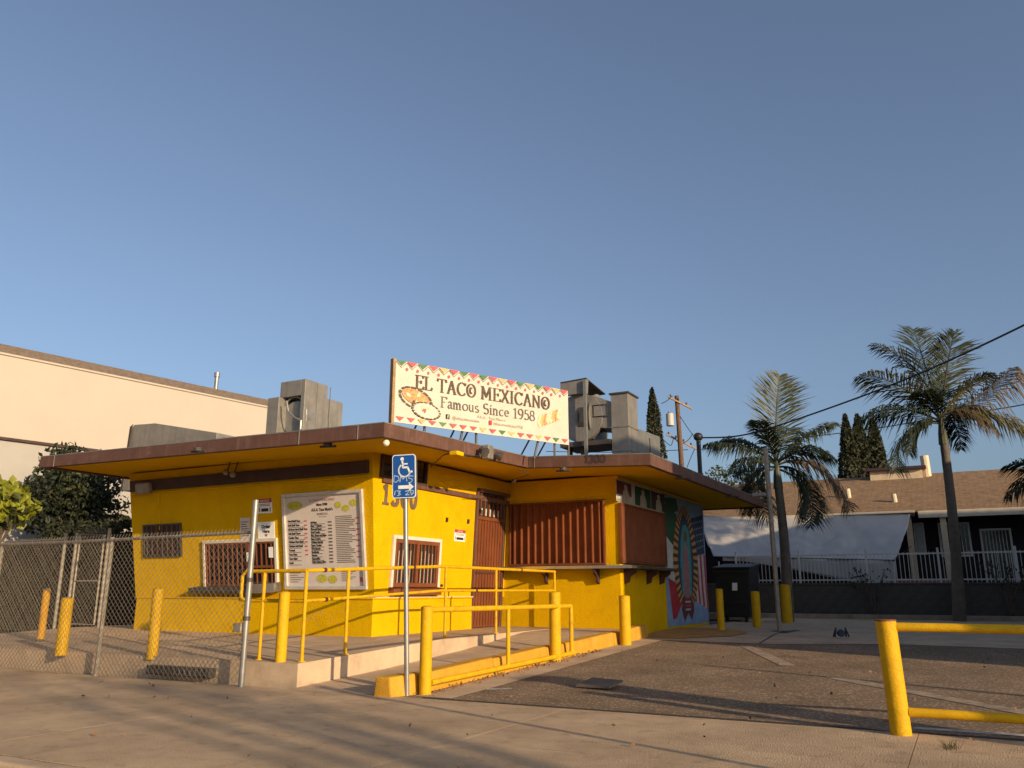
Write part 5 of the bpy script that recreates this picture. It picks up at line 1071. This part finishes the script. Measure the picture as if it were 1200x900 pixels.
# leaning pole
p = atz(914, 740, .28); dst = math.hypot(p.x, p.y); r_ = ray(897, 525); t = dst/math.hypot(r_.x, r_.y); tp2 = EYE+r_*t
LP = Thing('leaning_pole', 'tall weathered grey pole leaning beside the end of the stand roof', 'pole', p); LP.part('pole', MB().tube([p-Vector((0, 0, .05)), tp2], .05, 10), 'fence_metal', smooth=True); LP.part('base_plate', MB().box(p.x-.15, p.x+.15, p.y-.15, p.y+.15, .283, .295), 'galv_dark')
q = p.lerp(tp2, .74); LP.part('lamp', MB().box(q.x-.36, q.x-.06, q.y-.06, q.y+.1, q.z-.05, q.z+.03), 'galv', bev=.02)

# ================================================================== WIRES, POLE
def cat(pts, n=14):
    o_ = []
    for i in range(len(pts)-1):
        p0 = pts[max(i-1, 0)]; p1 = pts[i]; p2 = pts[i+1]; p3 = pts[min(i+2, len(pts)-1)]
        for k in range(n):
            t = k/n; o_.append(.5*((2*p1)+(p2-p0)*t+(2*p0-5*p1+4*p2-p3)*t*t+(3*p1-p0-3*p2+p3)*t**3))
    return o_+[pts[-1]]
def rd(px_, py_, D_): r_ = ray(px_, py_); return EYE+r_*(D_/r_.dot(Fw))
W1 = [mast_top+Vector((.08, .05, -.02)), rd(870, 510, 17.5), rd(935, 491, 16.5), rd(1060, 445, 14.5), rd(1200, 381, 12), rd(1330, 310, 10)]
one('service_cable', MB().tube(cat(W1), .016, 6), 'cable', 'thick black service cable sagging from the roof mast across the palms', 'cable', mast_top, smooth=True)
Yu = 62; ut = aty(793, 464, Yu); ub = aty(798, 545, Yu); dp = (ut-EYE).dot(Fw)
UP_ = Thing('utility_pole', 'wooden utility pole with transformer and two crossarms behind the stand', 'utility pole', (ut.x, Yu, 0))
UP_.part('pole', MB().tube([(ut.x+.35, Yu, -.2), (ut.x, Yu, ut.z)], [.24, .17], 10), 'pole_wood', smooth=True)
for (a_, b_, n_) in (((783, 466), (811, 480), 3), ((781, 510), (816, 527), 4)):
    A1, B1 = rd(*a_, dp-.35), rd(*b_, dp-.35); ax = (B1-A1).normalized(); sd = Vector((0, 0, 1)).cross(ax).normalized()*.06; u_ = Vector((0, 0, .13))
    arm = UP_.part('crossarm', MB().hexa([A1-sd, B1-sd, B1+sd, A1+sd], [A1-sd+u_, B1-sd+u_, B1+sd+u_, A1+sd+u_]), 'wood')
    for k in range(n_): q = A1.lerp(B1, (k+.3)/n_)+u_; UP_.part('insulator', MB().tube([q, q+Vector((0, 0, .12)), q+Vector((0, 0, .22))], [.05, .08, .05], 8), 'galv_dark', parent=arm)
q = rd(785.5, 499, dp-.5); UP_.part('transformer', MB().tube([q, q+Vector((0, 0, .95))], .30, 16), 'transformer', smooth=True); UP_.part('bushing', MB().tube([q+Vector((-.1, 0, .95)), q+Vector((-.1, 0, 1.15))], .05, 8), 'galv_dark')
wires = [('thin wire from the utility pole top to the left crossarm', [(775, 473), (781, 470), (788, 464)]), ('thin slanting guy wire from the pole down to the mast', [(797, 488), (807, 503), (818, 518)]), ('thin level wire crossing the sky left of the pole foot', [(640, 529), (720, 530), (806, 527)]), ('looped wires drooping below the lower crossarm', [(778, 516), (786, 522), (790, 514), (797, 520), (806, 516), (812, 508)]), ('wire bundle hanging from the right end of the lower arm', [(814, 526), (808, 540), (805, 548)])]
for lab, pts in wires: one('utility_wire', MB().tube(cat([rd(*q, dp-.6) for q in pts], 6), .028, 5), 'cable', lab, 'wire', rd(*pts[0], dp-.6), 'utility wires')
W2 = [rd(816, 527, dp-.4), rd(870, 522, dp-8), rd(940, 513, 44), rd(1023, 502.5, 38), rd(1110, 488, 33), rd(1200, 474, 29), rd(1300, 450, 25)]
one('utility_wire', MB().tube(cat(W2), .022, 5), 'cable', 'long thin wire running behind both palms to the utility pole', 'wire', W2[0], 'utility wires')

# ================================================================== SMALL LOOSE THINGS
p = atz(986, 747, .28); RS = Thing('reel_stand', 'small dark blue round reel in a black folding frame on the driveway', 'reel', p)
fh_ = Vector((Fw.x, Fw.y, 0)).normalized(); cc = p+Vector((0, 0, .075))
RS.part('reel', MB().tube([cc-fh_*.03, cc-fh_*.02, cc+fh_*.02, cc+fh_*.03], [.058, .066, .066, .058], 20), 'paint_blue', smooth=True)
for sg in (-1, 1): RS.part('frame_leg', MB().tube([p+Rt*sg*.125-fh_*.04+Vector((0, 0, .01)), p+Rt*sg*.085+Vector((0, 0, .16)), p+Rt*sg*.115+fh_*.07+Vector((0, 0, .01))], .016, 6), 'bin_black')
RS.part('axle', MB().tube([cc-Rt*.1, cc+Rt*.1], .008, 6), 'bin_black')
p = atz(702, 806, .03); b = MB().hexa([(p.x-.22, p.y-.16, .045), (p.x+.2, p.y-.2, .05), (p.x+.24, p.y+.14, .09), (p.x-.16, p.y+.2, .10)], [(p.x-.22, p.y-.16, .065), (p.x+.2, p.y-.2, .07), (p.x+.24, p.y+.14, .11), (p.x-.16, p.y+.2, .12)])
b.box(p.x-.1, p.x+.1, p.y-.02, p.y+.12, .02, .07); one('flat_board', b, 'cardboard', 'flat grey board lying tilted on the asphalt', 'board', (p.x, p.y, .03))
random.seed(4); b = MB()
for _ in range(330):
    if random.random() < .6: x, y = random.gauss(-5.32, .07), random.uniform(7.9, 13)
    elif random.random() < .5: x, y = random.uniform(-12, 2), random.uniform(4.2, 7.7)
    else: x, y = random.uniform(-5.2, 1.5), random.uniform(7.8, 15)
    if abs(x+5.35) > .45 or y > 7.8: leaf(b, Vector((x, y, gz(y)+.018)), random.uniform(.02, .055), asp=.6)
for v in b.v: v.z = max(v.z, .004)
o = bpy.data.objects.new('fallen_leaves', b.mesh('fallen_leaves', 'dry_leaf')); COL.objects.link(o); o['kind'] = 'stuff'; o['label'] = 'dry brown leaves scattered on the sidewalk and lot'; o['category'] = 'leaves'
b = MB(); p = atz(1113, 877, 0)
for _ in range(45):
    q = Vector((p.x+random.gauss(0, .06), 7.71+random.uniform(-.9, .0)*.3, 0)); q = Vector((p.x+random.gauss(0, .025), p.y+random.gauss(0, .06), 0)); tip = q+Vector((random.gauss(0, .03), random.gauss(0, .03), random.uniform(.02, .07))); b.poly([q, q+Vector((.006, 0, 0)), tip])
o = bpy.data.objects.new('weed_tuft', b.mesh('weed_tuft', 'grass_weed')); COL.objects.link(o); o['label'] = 'dry weed tuft growing in a sidewalk crack beside the barrier'; o['category'] = 'weed'
# ================================================================== BEYOND THE FRAME (what throws the long shadows)
NB = Thing('neighbour_building', 'stuccoed two-part building on the next lot to the right', 'building', (13, 16, 0))
NB.part('wall', MB().box(8, 18, 10.0, 18.5, -.2, 7.6), 'stucco'); NB.part('low_wall', MB().box(8.4, 18, 18.51, 26.2, -.2, 6.7), 'stucco'); NB.part('low_wall', MB().box(8.4, 18, 26.21, 33, -.2, 5.1), 'stucco'); NB.part('roof', MB().box(7.8, 18.2, 9.9, 18.6, 7.601, 7.8), 'brown_trim'); NB.part('low_roof', MB().box(8.2, 18.2, 18.61, 26.3, 6.701, 6.85), 'brown_trim'); NB.part('low_roof', MB().box(8.2, 18.2, 26.31, 33.2, 5.101, 5.25), 'brown_trim')
for (y0, y1, z0, z1) in ((11.6, 12.8, 4.4, 5.8), (14.6, 15.8, 4.4, 5.8), (11.6, 12.8, 1, 2.4), (14.6, 15.8, 1, 2.4)):
    wq = NB.part('window', MB().box(7.98, 7.995, y0, y1, z0, z1), 'dark_glass'); NB.part('frame', MB().box(7.95, 7.999, y0-.08, y1+.08, z0-.1, z0-.001), 'white_frame', parent=wq)
tree('street_tree', 'spreading tree across the street', (21, -4.7, 0), (21, -4.7, 7.4), 1.8, 1.4, 1.0, 13, .5, 45, .28, 'leaf_mid', trunk_r=.2)
SP = Thing('street_sign_post', 'thin street sign post at the kerb', 'sign post', (3.2, 4.06, 0)); SP.part('post', MB().tube([(3.2, 4.06, -.05), (3.2, 4.06, 2.75)], .035, 8), 'galv'); SP.part('panel', MB().box(3.06, 3.34, 4.02, 4.024, 2.3, 2.72), 'sign_white')
GP = Thing('gate_pillar', 'stout stucco gate pillar at the back of the sidewalk', 'pillar', (4.6, 6.0, 0)); GP.part('shaft', MB().box(4.42, 4.78, 5.82, 6.18, -.05, 2.5), 'stucco', bev=.01); GP.part('cap', MB().box(4.36, 4.84, 5.76, 6.24, 2.501, 2.58), 'concrete', bev=.01)
TPo = Thing('driveway_pole', 'thin steel pole beside the driveway', 'pole', (6.5, 7.86, 0)); TPo.part('pole', MB().tube([(6.5, 7.86, -.05), (6.5, 7.86, 2.75)], .045, 8), 'galv'); TPo.part('base_plate', MB().box(6.38, 6.62, 7.74, 7.98, 0, .012), 'galv_dark')
